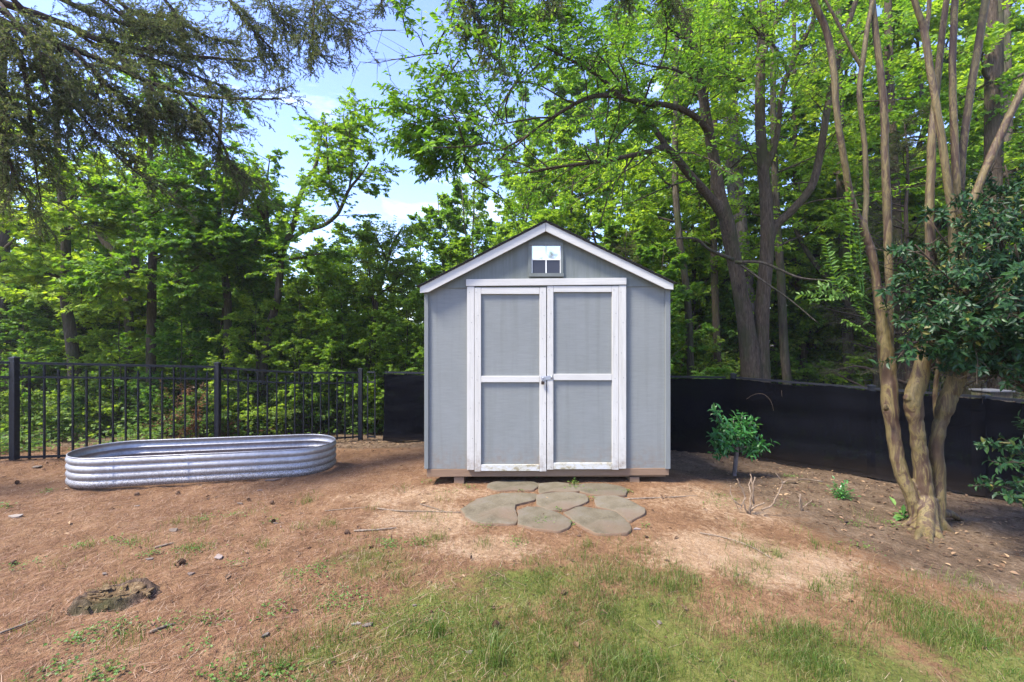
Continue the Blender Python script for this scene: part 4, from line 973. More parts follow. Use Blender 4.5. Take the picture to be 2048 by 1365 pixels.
for k, (a, b, c, d, f, Y, r, lab) in enumerate(SL):
    T = tp([(*a, Y, r*1.05), (*b, Y, r), (*c, Y, r*.95), (*d, Y, r*.9), (*f, Y, r*.75), (f[0]*1.5-d[0]*.5, -60, Y, r*.5)])
    m = len(T); rs = R(60+k); LL = []
    for q in range(5):
        j = int(m*(.45+.1*q)); s = rs.choice((-1, 1)); w = T[j, :3]
        LL.append(np.array([[*(w+np.array((s*f_*1.2*rs.uniform(.7, 1.2), rs.uniform(-1, .5)*f_, f_*.5))), T[j, 3]*.4*(1-.8*f_)] for f_ in np.linspace(0, 1, 6)]))
    wood_tree(lab, T, LL, M['bark_gray'] if k % 2 else M['bark_dark'], 60+k, 9, 6, 9, .10, 'oval', 'leaf_far', .6, .4, Lx=2.2, extra=[T[m//2:]])
# leaning dead limb tree right
T = tp([(1755,790,11,6),(1748,700,11,6),(1722,655,11,6),(1690,600,11,5.5),(1640,540,11,5),(1600,480,11,4),(1580,430,11,3)])
wood_tree('thin trunk leaning to the left behind the multi stemmed tree', T, [tp([(1690,600,11,3),(1680,560,11,2),(1675,520,11,1.4)])], M['bark_dark'], 75, 8, 6, 8, .09, 'oval', 'leaf_far', .6, .4, Lx=1.8)

# ================================================================== MULTI STEMMED TREE (smooth peeling bark)
Ym = 3.95
MS = {
 'L': [(1838,1052,Ym,20),(1826,1000,Ym,18),(1804,950,Ym+.05,18),(1790,890,Ym+.08,17),(1780,809,Ym+.1,17),(1777,748,Ym+.1,17),(1770,690,Ym+.1,16),(1764,640,Ym+.1,12),(1757,600,Ym+.1,10),(1750,543,Ym+.1,9),(1740,495,Ym+.1,9.5)],
 'a': [(1742,500,Ym+.1,9),(1728,462,Ym+.1,8.5),(1706,410,Ym+.1,8),(1692,342,Ym+.05,7.5),(1675,239,Ym,7),(1668,147,Ym,7.5),(1654,68,Ym,7.5),(1626,0,Ym-.05,7),(1600,-60,Ym-.1,6)],
 'b': [(1744,500,Ym+.1,7.5),(1730,455,Ym+.15,6.5),(1733,393,Ym+.2,6),(1729,290,Ym+.2,5.8),(1719,191,Ym+.2,5.8),(1724,133,Ym+.2,6),(1736,51,Ym+.2,5.5),(1748,-10,Ym+.2,5),(1756,-70,Ym+.2,4.5)],
 'b2': [(1723,135,Ym+.2,4.5),(1700,95,Ym+.2,4),(1675,45,Ym+.2,3.6),(1651,0,Ym+.2,3.4),(1630,-50,Ym+.2,3)],
 'c': [(1775,700,Ym+.15,12),(1780,645,Ym+.2,8.5),(1778,543,Ym+.22,8.5),(1775,460,Ym+.22,8.5),(1774,410,Ym+.22,8.8),(1770,307,Ym+.22,8.2),(1767,205,Ym+.22,8),(1755,95,Ym+.22,7),(1746,17,Ym+.22,6.5),(1740,-60,Ym+.22,6)],
 'M': [(1852,1060,Ym,26),(1850,1010,Ym,24),(1845,950,Ym,21),(1838,890,Ym,18.5),(1831,840,Ym,18),(1826,800,Ym,19),(1838,760,Ym,18),(1846,720,Ym,16),(1855,660,Ym+.02,14),(1862,590,Ym+.05,12),(1862,500,Ym+.05,11)],
 'd': [(1862,510,Ym+.05,10.5),(1859,427,Ym+.08,9.5),(1862,340,Ym+.1,9),(1864,273,Ym+.1,8.5),(1872,190,Ym+.12,7.5),(1883,80,Ym+.12,7),(1893,0,Ym+.12,6.5),(1900,-60,Ym+.12,6)],
 'e': [(1895,730,Ym-.05,13),(1903,600,Ym-.1,9),(1906,500,Ym-.1,8.5),(1904,437,Ym-.1,8.5),(1897,376,Ym-.1,8.2),(1880,256,Ym-.1,8),(1862,154,Ym-.08,7.6),(1850,70,Ym-.05,7.5),(1838,30,Ym-.05,6.5),(1822,-20,Ym-.05,6)],
 'e2': [(1850,72,Ym-.05,5.5),(1857,30,Ym-.05,5),(1859,-30,Ym-.05,4.5)],
 'R': [(1872,1045,Ym+.02,20),(1876,960,Ym+.05,18),(1872,900,Ym+.06,16.5),(1880,850,Ym+.06,17),(1894,805,Ym+.05,18),(1910,765,Ym+.03,18),(1922,720,Ym,15),(1928,650,Ym,12),(1926,560,Ym,10)],
 'f': [(1922,690,Ym,10),(1920,560,Ym,8.5),(1918,430,Ym,8),(1913,359,Ym,8),(1907,239,Ym,7.5),(1905,137,Ym,7.2),(1910,0,Ym,7),(1914,-60,Ym,6.5)],
 'g': [(1928,620,Ym+.05,9),(1922,480,Ym+.08,8),(1920,400,Ym+.08,8),(1925,308,Ym+.08,8),(1938,205,Ym+.08,8),(1955,103,Ym+.08,8),(1972,0,Ym+.08,8),(1982,-60,Ym+.08,7.5)],
 'h': [(1926,600,Ym-.05,9),(1928,480,Ym-.1,8.5),(1936,427,Ym-.12,8.5),(1958,370,Ym-.15,8.5),(2000,273,Ym-.2,8.5),(2052,165,Ym-.25,8),(2090,80,Ym-.3,7)],
 'R2': [(1872,840,Ym+.3,5),(1870,790,Ym+.3,5),(1876,740,Ym+.3,5),(1880,680,Ym+.3,4.5)],
}
base = G(1855, 1052)
mt = empty('multi_stemmed_tree', base, 'multi stemmed tree with smooth peeling tan bark and flared roots', 'tree')
mb = MB()
for q, (k, v) in enumerate(MS.items()):
    W = wob(tp(v, 5), .03, 200+q); W[:, 3] *= np.where(W[:, 2] < .75, .70, .84); bump_tube(mb, W, 14, q+1, .10)
mb.tubes(np.array([base+(.02,.02,-.1), base+(.02,.02,.0), base+(.01,.01,.10), base+(.0,0,.22)]), np.array([.13, .12, .085, .05]), 16)
for (u, v, r) in ((1902,1062,.045),(1880,1075,.05),(1835,1075,.045),(1808,1050,.03),(1925,1040,.03),(1860,1080,.04),(1822,1058,.03)):
    q = G(u, v); m = base*.35+q*.65; m[2] = base[2]+.055
    W = spline([base*.9+q*.1+(.0,0,.24), base*.62+q*.38+(0,0,.10), m+(0,0,-.01), q+(0,0,-.002), q+(q-base)*.5+(0,0,-.05)], 4); mb.tubes(W, np.linspace(.055, r*.35, len(W)), 10)
for (k_, n_) in (((1772,815),0.022),((1815,795),.03)):
    c_ = P(*k_, Ym); mb.tubes(np.array([c_+(0,0,-.02), c_+(-.02,-.02,0), c_+(-.03,-.03,.03)]), np.array([n_, n_*1.1, n_*.5]), 8)
remesh(mb.build('trunk', M['myrtle'], mt, True), .0085, 4)
# stems above: canopy of the same tree (out of the top of the view, shades the right side)
rng = R(77); tops = [spline([P(u, -60, Y), P(u+du, -260, Y+dy), P(u+2*du, -460, Y+2*dy)], 4) for u, du, Y, dy in ((1600,-60,3.9,-.1),(1750,-20,4.1,.2),(1640,-40,4.1,.2),(1740,20,4.15,.3),(1900,10,4.05,.2),(1822,-30,3.9,-.2),(1914,30,3.95,-.1),(1982,60,4.0,.1),(2090,120,3.7,-.2))]
tops = [np.hstack([t, np.full((len(t), 1), .02)]) for t in tops]
for t in tops: MB().tubes(t[:, :3], np.linspace(.028, .01, len(t)), 8).build('stem', M['myrtle'], mt, True)
foliate(mt, [t[2:] for t in tops], 78, 9, 7, 12, .06, 'oval', M['leaf_myrtle'], M['twig'], ratio=.5, L=1.3, flat=.7)
# leafy upright shoots on the left stem
sh = []
for pts in ([(1722,580),(1712,500),(1704,440),(1698,370)], [(1715,560),(1700,500),(1702,440),(1700,385)], [(1728,590),(1722,520),(1718,470),(1712,420)], [(1690,600),(1672,560),(1660,520),(1650,480)], [(1745,610),(1715,595),(1680,592),(1640,588),(1600,590)], [(1740,600),(1705,585),(1660,598),(1620,600)], [(1735,640),(1715,610),(1700,575),(1690,530)], [(1750,650),(1735,640),(1725,600),(1722,560)], [(1760,690),(1735,665),(1710,650),(1690,640)], [(1725,600),(1700,570),(1670,560),(1640,575)]):
    sh.append(np.array([[*P(u, v, Ym+.02*q), .004] for q, (u, v) in enumerate(pts)]))
mb = MB(); lf = MB(); S = np.stack([resample(spline(s, 4), 8)[:, :3] for s in sh]); mb.tubes(S, np.full((len(S), 8), .003)*np.linspace(1.3, .5, 8), 5, False)
t = np.tile(np.linspace(.12, 1, 20)[None], (len(S), 1)); p, Tn = along(S, t); rs = R(4)
for s in (-1, 1):
    sd = norm(np.cross(Tn, rs.normal(0, 1, (len(S), 1, 3))+np.array((0, 1., .3)))); d = sd*s+Tn*.45+rs.normal(0, .25, Tn.shape)
    nr = np.array((0, -.3, 1.))+rs.normal(0, .4, Tn.shape); ln = .058*rs.uniform(.6, 1.2, p.shape[0]*p.shape[1])
    leafs(lf, p.reshape(-1, 3), d.reshape(-1, 3), nr.reshape(-1, 3), ln, ln*.45, 'pointed')
o = mb.build('leafy_shoots', M['leaf_myrtle'], mt, True); lf.build('shoot_leaves', M['leaf_myrtle'], mt)

# ================================================================== GLOSSY EVERGREEN AT THE RIGHT
def rosettes(rng, mb, tips, dirs, n, size, tpl, ratio, spread=.9):
    B = len(tips); a = np.arange(n)[None, :]*2.4+rng.uniform(0, 6.28, (B, 1)); T = norm(dirs)
    ref = norm(np.cross(T, np.array((.3, .2, 1.)))); b2 = np.cross(T, ref)
    r = ref[:, None]*np.cos(a)[..., None]+b2[:, None]*np.sin(a)[..., None]
    back = np.linspace(0, 1, n)[None, :, None]
    p = tips[:, None]-T[:, None]*back*.10*size/.07
    d = r*spread+T[:, None]*(.8-.7*back)+rng.normal(0, .2, (B, n, 3)); d[..., 2] -= .12
    nr = T[:, None]*.9+np.array((0, 0, .8))-r*.15+rng.normal(0, .25, (B, n, 3))
    ln = size*rng.uniform(.7, 1.2, (B, n)); leafs(mb, p.reshape(-1, 3), d.reshape(-1, 3), nr.reshape(-1, 3), ln.ravel(), ln.ravel()*ratio, tpl)
eb = np.array((4.95, 4.2, float(gz(4.95, 4.2))))
ev = empty('evergreen_shrub', eb, 'big dark glossy leaved evergreen with yellowish flower clusters leaning in from the right edge', 'shrub')
rng = R(90)
lim = []
ends = [P(u, v, Y) for u, v, Y in ((1800,560,3.7),(1830,490,3.7),(1790,640,3.6),(1860,440,3.8),(1910,410,3.8),(1960,370,3.9),(2010,330,3.9),(2060,300,4),(1840,600,3.5),(1880,540,3.5),(1930,480,3.5),(1985,430,3.5),(2040,400,3.6),(1830,680,3.6),(1870,650,3.4),(1920,600,3.3),(1970,540,3.3),(2030,490,3.3),(1880,700,3.6),(1930,680,3.4),(1980,650,3.3),(2030,600,3.2),(2060,680,3.4),(2000,700,3.6),(2100,420,3.4),(2120,560,3.4),(2150,300,3.8),(1950,560,3.9),(2000,480,4.1),(2050,560,4.2),(1900,620,4.2),(1780,500,3.85))]+[np.array(q) for q in ((5.0,2.6,2.6),(5.3,2.0,2.2),(4.6,2.4,3.1),(5.2,3.0,3.2),(5.6,2.4,3.0),(5.0,3.2,3.8),(5.6,3.4,3.6),(4.7,2.9,3.6),(5.9,2.9,2.4),(5.4,1.6,2.8))]  # last group: unseen limbs outside the view, added to shade the right corner
for q, en in enumerate(ends):
    st_ = eb+(0, 0, .9+.25*rng.random()); md = st_*.45+en*.55+(0, 0, .12)
    lim.append(np.hstack([spline([eb+(rng.normal(0,.03), rng.normal(0,.03), 0), st_, md, en], 4), np.full((13, 1), .012)]))
mb = MB()
for W in lim: mb.tubes(W[:, :3], np.linspace(.022, .005, len(W)), 6)
mb.build('stems', M['twig'], ev, True)
L_ = np.stack([W[5:, :3] for W in lim]); p, d, t = spawn(rng, L_, 9, .25, 1, .8, .3, .8, .05); br = grow(rng, p, d, rng.uniform(.16, .42, len(p)), 4, .2, .0)
p2, d2, t2 = spawn(rng, br, 5, .3, 1, .8, .3, .8, .05); tw = grow(rng, p2, d2, rng.uniform(.05, .14, len(p2)), 2, .15, .02)
mb = MB(); mb.tubes(br, np.full((len(br), 5), .0035), 4, False); mb.tubes(tw, np.full((len(tw), 3), .002), 3, False); mb.build('twigs', M['twig'], ev, True)
tips = tw[:, -1]; dirs = tw[:, -1]-tw[:, 0]
u, v = pix(tips); keep = (v < 745-.10*np.clip(1900-u, 0, 200)) & (u > 1772+25*np.sin(v*.05)) & ((v > -60) | (u > 2060)) & ((v > 395+np.clip(1900-u, -200, 200)*.55+28*np.sin(u*.06)) | (u > 2060))
lf = MB(); rosettes(rng, lf, tips[keep], dirs[keep], 9, .060, 'pointed', .44); lf.build('foliage', M['leaf_gloss'], ev)
fl = MB(); ft = br[::4, -1]; u, v = pix(ft); ft = ft[(u > 1770) & (v < 720) & (v > 380)]; c = 26
ct = np.repeat(ft, c, 0)+rng.normal(0, .018, (len(ft)*c, 3))+(0, 0, .05); leafs(fl, ct, rng.normal(0, 1, ct.shape), rng.normal(0, 1, ct.shape), np.full(len(ct), .008), np.full(len(ct), .008), 'oval')
fl.build('flower_clusters', M['flower'], ev)
# low sprigs at the right edge in front of the cloth
lb = np.array((4.35, 3.55, float(gz(4.35, 3.55))))
ls_ = empty('leafy_shrub', lb, 'low dark leafy sprigs poking into view at the right edge below the evergreen', 'shrub')
SP = [[P(2130,1010,3.5),P(2070,930,3.45),P(2010,890,3.4),P(1962,888,3.4)],[P(2130,1010,3.5),P(2080,950,3.4),P(2040,905,3.35),P(2020,885,3.35)],[P(2130,1010,3.5),P(2075,940,3.35),P(2030,925,3.3),P(2000,930,3.3)],[P(2130,1040,3.5),P(2070,1000,3.35),P(2010,975,3.3),P(1965,970,3.3)],[P(2130,1040,3.5),P(2080,1010,3.3),P(2040,995,3.3),P(2010,990,3.25)],
      [P(2130,1030,3.5),P(2080,930,3.4),P(2060,880,3.4),P(2052,850,3.4)],[P(2140,1030,3.5),P(2100,960,3.4),P(2060,960,3.3),P(2035,965,3.3)],[P(2140,900,3.5),P(2100,790,3.4),P(2050,760,3.4),P(2010,770,3.4)],[P(2140,900,3.5),P(2100,770,3.4),P(2050,745,3.4),P(2020,738,3.4)]]
S = np.stack([spline([lb+(.3, .1, 0)]+s, 4)[4:] for s in SP]); mb = MB(); mb.tubes(S, np.full(S.shape[:2], .005)*np.linspace(1.4, .5, S.shape[1])[None], 6)
p, d, t = spawn(R(6), S, 7, .35, 1, .7, .3, .7, 0); tw = grow(R(8), p, d, np.full(len(p), .07), 2, .1, .0); mb.tubes(tw, np.full((len(tw), 3), .002), 4, False); mb.build('stems', M['twig'], ls_, True)
lf = MB(); rosettes(R(9), lf, np.vstack([tw[:, -1], S[:, -1]]), np.vstack([tw[:, -1]-tw[:, 0], S[:, -1]-S[:, -2]]), 6, .058, 'pointed', .46); lf.build('foliage', M['leaf_gloss'], ls_)

# ================================================================== SMALL SHRUB IN FRONT OF THE CLOTH
sb = G(1468, 952); Ys = sb[1]
ss = empty('small_shrub', sb, 'small bright green leafy shrub on a single bare trunk in front of the shade cloth', 'shrub')
mb = MB()
def s4(x, y, dy=0): return P(1380+x/4.875, 780+y/4.875, Ys+dy)
tk = [spline([s4(432,870), s4(436,790), s4(448,680), s4(458,590), s4(450,540)], 4)]
mb.tubes(np.array(tk), np.full((1, len(tk[0])), .024)*np.linspace(1.05, .95, len(tk[0])), 10)
ls4 = []
for en in (s4(230,200,-.05), s4(300,300,.08), s4(250,420,-.1), s4(230,520,.05), s4(260,600,-.05), s4(420,280,.1), s4(510,250,0), s4(600,310,-.05), s4(640,350,.1), s4(560,420,-.15), s4(700,520,0), s4(760,540,-.03), s4(620,600,-.05), s4(430,400,-.18), s4(370,350,-.15), s4(480,330,.15), s4(330,470,.15), s4(520,500,.15), s4(330,520,-.18)):
    st_ = tk[0][-2]; ls4.append(spline([st_, st_*.5+en*.5+(0, 0, -.02), en], 4))
S = np.stack(ls4); mb.tubes(S, np.full(S.shape[:2], .006)*np.linspace(1.5, .5, S.shape[1])[None], 6); mb.build('trunk', M['bark_pine'], ss, True)
rng = R(12); p, d, t = spawn(rng, S, 6, .4, 1, .75, .3, .9, .1); tw = grow(rng, p, d, rng.uniform(.05, .11, len(p)), 2, .1, .03)
lf = MB(); rosettes(rng, lf, np.vstack([tw[:, -1], S[:, -1]]), np.vstack([tw[:, -1]-tw[:, 0], S[:, -1]-S[:, -3]]), 6, .080, 'pointed', .42); lf.build('foliage', M['leaf_small'], ss)

# ================================================================== CEDAR OVERHANGING AT THE UPPER LEFT
cd = empty('cedar_tree', (-6.7, 3.6, 0.), 'dark feathery cedar whose drooping branches hang in from the upper left', 'tree')
tk = spline([(-6.7, 3.6, -.2), (-6.7, 3.6, 1.5), (-6.65, 3.65, 3.2), (-6.6, 3.7, 5.5), (-6.55, 3.75, 9)], 4)
MB().tubes(tk, np.linspace(.24, .1, len(tk)), 14).build('trunk', M['bark_cedar'], cd, True)
def z3(x, y, Y, r): return (x/2.926, y/2.926, Y*1.5, r)
CB = [[z3(20,20,2.9,8),z3(400,150,3.1,6.5),z3(600,240,3.2,6),z3(900,300,3.4,4.5),z3(1250,340,3.6,3),z3(1500,360,3.8,2)],
 [z3(-100,60,2.7,7),z3(180,200,2.8,5.5),z3(400,280,2.9,5.5),z3(640,370,3.0,5),z3(850,470,3.1,4.5),z3(1050,540,3.2,4),z3(1300,575,3.4,3),z3(1650,580,3.6,1.5)],
 [z3(440,300,2.9,3.5),z3(600,480,2.95,3),z3(700,570,3.,2.6),z3(830,660,3.1,2.2),z3(930,730,3.2,1.5)],
 [z3(1050,540,3.2,3.4),z3(1180,680,3.3,3),z3(1290,820,3.35,2.6),z3(1350,950,3.4,2.2),z3(1450,1060,3.45,1.2)],
 [z3(-100,60,2.7,6),z3(30,180,2.6,5),z3(130,350,2.6,4.5),z3(170,600,2.65,3.5),z3(200,900,2.7,2.5),z3(240,1200,2.8,1.2)],
 [z3(180,200,2.8,4),z3(250,350,2.7,3.5),z3(400,580,2.75,3),z3(600,820,2.85,2.6),z3(760,980,2.95,2),z3(900,1080,3.,1.2)],
 [z3(400,150,3.1,4),z3(560,260,3.2,3.5),z3(850,330,3.3,3),z3(1100,430,3.5,2.4),z3(1300,500,3.7,1.4)],
 [z3(640,-40,3.5,4),z3(760,60,3.6,3.5),z3(900,90,3.7,3),z3(1010,110,3.8,2)],
 [z3(1300,-60,3.6,4),z3(1370,40,3.6,3.4),z3(1420,110,3.65,3),z3(1500,200,3.7,2.4),z3(1600,290,3.75,1.4)],
 [z3(1830,-60,3.8,2),z3(1838,100,3.8,1.8),z3(1825,220,3.8,1.4),z3(1830,330,3.8,.8)],
 [z3(1860,-60,3.9,2),z3(1920,60,3.9,1.6),z3(1990,120,3.95,1),z3(2040,160,4,.7)],
 [z3(-200,300,2.5,5),z3(0,480,2.55,4),z3(120,700,2.6,3),z3(200,850,2.65,2)],[z3(-200,500,2.5,5),z3(-30,760,2.5,4),z3(60,960,2.5,3),z3(120,1120,2.6,1.5)],
 [z3(500,-80,3.3,5),z3(700,80,3.4,4),z3(880,190,3.5,3),z3(1080,240,3.7,2)],[z3(900,-80,3.5,4),z3(1050,100,3.6,3),z3(1180,200,3.7,2),z3(1350,260,3.8,1.2)],
 [z3(200,-80,3.0,6),z3(500,60,3.2,5),z3(760,150,3.3,4),z3(1000,200,3.4,2.5)],[z3(850,470,3.1,3),z3(960,620,3.1,2.4),z3(1080,700,3.2,1.6)],[z3(600,480,2.95,2.4),z3(560,600,3,2),z3(680,720,3,1.4)],
 [z3(1550,-60,3.8,2),z3(1600,60,3.8,1.6),z3(1680,140,3.85,1)],[z3(0,-80,2.7,6),z3(160,80,2.8,5),z3(300,220,2.9,3.5),z3(420,420,3,2)],
 [z3(0,20,2.6,4),z3(210,280,2.6,3),z3(260,480,2.65,2.4),z3(330,640,2.7,1.4)]]
CP = [tp(c, 4) for c in CB]
CT = [tp([(905,-80,4.76,3),(940,10,4.76,2.4),(968,70,4.76,1.8),(990,125,4.76,1)], 4), tp([(930,-80,4.90,2.4),(985,-10,4.90,2),(1005,50,4.90,1.4)], 4), tp([(960,-80,4.90,2),(925,0,4.90,1.6),(945,60,4.90,1)], 4), tp([(1060,-120,5.04,2),(1090,-30,5.04,1.4),(1110,20,5.04,.8)], 4), tp([(1180,-120,5.32,2),(1220,-40,5.32,1.4),(1260,10,5.32,.8)], 4), tp([(1290,-120,5.32,2),(1320,-40,5.32,1.4),(1370,20,5.32,.8)], 4), tp([(750,-120,5.60,2),(770,-40,5.60,1.2),(760,10,5.60,.8)], 4)]
mb = MB()
for W in CP+CT: W = wob(W, .12, 5); mb.tubes(W[:, :3], W[:, 3]*.95, 7)
hub = np.array((-6.62, 3.68, 5.6))
for W in CP: 
    if W[0, 0]/W[0, 1]*F+CU < 120: mb.tubes(spline([hub+(0, 0, -.3), hub*.5+W[0, :3]*.5+(0, 0, .15), W[0, :3]], 4), np.linspace(.05, W[0, 3], 9), 7)
for s0 in (P(640,-60,3.5), P(1300,-60,3.6), P(1830,-60,3.8)): pass
mb.tubes(np.stack([spline([hub+(0, 0, .9), P(200,-230,4.6), P(700,-180,5.0), P(1000,-130,5.0), P(1330,-130,5.3)], 6)]), np.linspace(.07, .012, 25)[None], 8)
mb.build('branches', M['bark_cedar'], cd, True)
rng = R(55); wd = MB(); lf = MB()
def cedar_fol(paths, n2, n3, L2r, L3r, nl, dn):
    lim = limbset(paths, 12)
    p, d, t = spawn(rng, lim, n2, .08, 1., .75, .3, .8, -.1); br = grow(rng, p, d, rng.uniform(*L2r, len(p)), 5, .14, dn); wd.tubes(br, np.full((len(br), 6), .003)*np.linspace(1.4, .5, 6), 4, False)
    p, d, t = spawn(rng, br, n3, .1, 1., .7, .3, .9, -.1); tw = grow(rng, p, d, rng.uniform(*L3r, len(p)), 3, .16, dn); wd.tubes(tw, np.full((len(tw), 4), .0013), 3, False)
    t = (np.arange(nl)[None, :]+rng.random((len(tw), nl)))/nl; q, T = along(tw, t)
    d = T*.8+rng.normal(0, .55, T.shape); nr = rng.normal(0, 1, T.shape); ln = rng.uniform(.014, .036, q.shape[0]*nl)
    leafs(lf, q.reshape(-1, 3), d.reshape(-1, 3), nr.reshape(-1, 3), ln, ln*.34, 'oval')
cedar_fol(CP, 34, 10, (.2, .6), (.07, .2), 24, -.05)
cedar_fol(CT, 20, 10, (.11, .32), (.07, .18), 24, -.08)
wd.build('twigs', M['twig'], cd, True); lf.build('foliage', M['leaf_cedar'], cd)
# ================================================================== WOODS BEHIND
lab_far = 'slender sunlit broadleaf tree among many deep in the wood behind the fence'
K1 = make_tree(1, 9.5, .10, 26, 9, 8, 15, 2.7, .105, 'oval', .16, M['bark_dark'], M['leaf_far'], lab_far, group='far trees of the wood', name='woodland_tree', ratio=.62)
K2 = make_tree(2, 14., .14, 28, 9, 8, 14, 3.2, .125, 'oval', .22, M['bark_gray'], M['leaf_far'], lab_far, group='far trees of the wood', name='woodland_tree', ratio=.62)
K3 = make_tree(3, 5.2, .045, 22, 8, 7, 12, 2.0, .095, 'maple', .08, M['bark_dark'], M['leaf_maple'], 'young maple with layered leaves filling the gap between the larger trunks of the wood', group='young maples in the wood', name='young_maple', ratio=.9, flat=.3)
lab_sh = 'leafy thicket shrub filling the wood edge behind the fence'
K4 = make_tree(4, 2.7, .03, 18, 7, 6, 12, 1.3, .065, 'oval', .05, M['twig'], M['leaf_shrub'], lab_sh, 'shrub', group='thicket shrubs of the wood', name='thicket_shrub', ratio=.6, flat=.7, lean=.2, wig=.12)
K5 = make_tree(5, 3.2, .03, 20, 7, 6, 11, 1.2, .075, 'oval', .05, M['twig'], M['leaf_maple'], lab_sh, 'shrub', group='thicket shrubs of the wood', name='thicket_shrub', ratio=.55, flat=.5, lean=.2, wig=.12)
K6 = make_tree(6, 1.1, .015, 14, 5, 5, 9, .7, .06, 'maple', .05, M['twig'], M['leaf_shrub'], 'low leafy bush growing on the ground just behind the fence', 'bush', group='low bushes behind the fence', name='low_bush', ratio=.8, flat=.6, lean=.3, wig=.2)
K7 = make_tree(8, 7.5, .10, 40, 9, 7, 10, 2.0, .045, 'oval', .06, M['bark_cedar'], M['leaf_cedar'], 'dark feathery evergreen standing in the shade behind the multi stemmed tree', 'tree', name='evergreen_tree', ratio=.3, flat=.35)
used = set()
def put(K, u, Y, rz, s=1., lab=None, dz=0.):
    x = (u-CU)/F*Y
    o = K if K.name not in used else copy_tree(K)
    used.add(K.name); place(o, x, Y, rz, s, dz)
    zone = 'behind the open metal fence' if u < 860 else ('behind the shed' if u < 1345 else 'beyond the shade cloth')
    if K in (K1, K2): o['label'] = 'slender sunlit broadleaf tree among many deep in the wood '+zone; o['group'] = 'far trees of the wood '+zone
    if K is K3: o['label'] = 'young maple with layered leaves filling a gap between larger trunks '+zone; o['group'] = 'young maples '+zone
    if K in (K4, K5): o['label'] = 'leafy thicket shrub of the wood edge '+zone; o['group'] = 'thicket shrubs '+zone
    if lab: 
        o['label'] = lab
        if 'group' in o: del o['group']
    return o
rs = R(500)
# left wood, far rows
for u, Y, s, K in ((-120,13,.95,K1),(70,15,.8,K1),(210,17,.9,K1),(370,16,.85,K1),(500,15,.72,K1),(560,13.5,.62,K1),(640,14.5,.58,K1),(725,14,.58,K1),(790,13,.56,K1),(850,13.5,.66,K1),(905,14,.72,K1),(280,14,.75,K1),(130,13.5,.8,K1),(60,24,.75,K2),(300,26,.8,K2),(450,24,.75,K2),(-60,18,.9,K2),(690,18,.5,K1),(-260,13,.9,K1),(-420,14,1.,K1),(-600,13,.9,K1),(-330,20,.9,K2)):
    put(K, u+rs.uniform(-15, 15), Y, rs.uniform(0, 6.28), s)
# behind and right of the shed, tall
for u, Y, s, K in ((880,15,.58,K1),(960,13.5,.72,K1),(1040,17,.95,K1),(1130,14.,.85,K1),(1230,15.5,.95,K1),(1330,14.5,.9,K1),(950,23,.8,K2),(1020,14,.8,K1),(1180,13,.85,K1),(1280,17,1.,K1),(1390,13.5,.95,K1),(1490,13.2,.95,K1),(1600,13.5,1.,K1),(1700,12.8,1.,K1),(1800,13.,1.05,K1),(1900,13.5,1.45,K1),(2010,13.,1.4,K1),(2110,13,1.5,K1),(1790,14.5,1.5,K1),(1690,15,1.45,K1),(1400,15,1.4,K1),(1250,15.5,1.35,K1),(1120,16,1.3,K1),(1090,22,.95,K2),(1290,24,1.,K2),
                   (1440,16,.95,K1),(1545,15,.9,K1),(1650,17.5,1.,K1),(1740,15.5,.9,K1),(1850,15,.95,K1),(1960,17,1.,K1),(2060,14.5,.95,K1),
                   (1500,26,1.0,K2),(1620,29,1.05,K2),(1730,25,1.0,K2),(1840,28,1.05,K2),(1950,25,1.,K2),(2070,22,1.,K2),(2150,18,1.,K2),(1400,33,1.1,K2)):
    put(K, u+rs.uniform(-15, 15), Y, rs.uniform(0, 6.28), s)
# young maples
for u, Y, s in ((650,11.2,.8),(210,12,1.),(380,12.2,1.05),(700,12,.85),(40,12,1.),(820,10.5,.75),(930,10,.8),(1240,10.2,.9),(1320,9.9,.8),(1410,13,1.),(1650,13,1.),(1540,12.8,.9),(1880,12.5,.9)):
    put(K3, u, Y, rs.uniform(0, 6.28), s)
for u, Y, s in ((60,9.0,.5),(225,9.1,.52),(375,9.0,.5),(500,8.9,.52),(610,9.2,.6),(680,9.3,.62),(760,9.4,.62),(825,9.2,.55)):
    put(K3, u, Y, rs.uniform(0, 6.28), s)
# thicket
for k in range(46):
    f = k/45; u = -80+f*900+rs.uniform(-20, 20); Y = (11.0, 12.0, 13.4)[k % 3]+rs.uniform(-.3, .5)
    put(K4 if k % 2 else K5, u, Y, rs.uniform(0, 6.28), rs.uniform(.85, 1.2)*(1.35 if u < 620 else .95))
for k in range(54):
    f = k/53; u = 1290+f*820+rs.uniform(-20, 20); Y = (12.5, 15.5, 19, 24)[k % 4]+rs.uniform(-.4, .6)
    put(K5 if k % 2 else K4, u, Y, rs.uniform(0, 6.28), rs.uniform(1.0, 1.9))
# bushes just behind the fence
for u, Y, s in ((150,8.2,.7),(330,8.4,.7),(400,7.9,.75),(480,8.7,.85),(560,8.9,.8),(620,9.1,.95),(690,9.2,.9),(750,9.1,.8),(40,7.4,.8),(170,8.8,1.),(300,9.2,1.),(430,9.4,1.1),(540,9.8,1.1),(660,10,1.1),(800,9.2,.8)):
    put(K6, u, Y, rs.uniform(0, 6.28), s)
put(K7, 1810, 9.6, .6, .95)
o = put(K7, 1235, 10.5, 2.2, .62, 'dark evergreen tree standing directly behind the right slope of the shed roof')
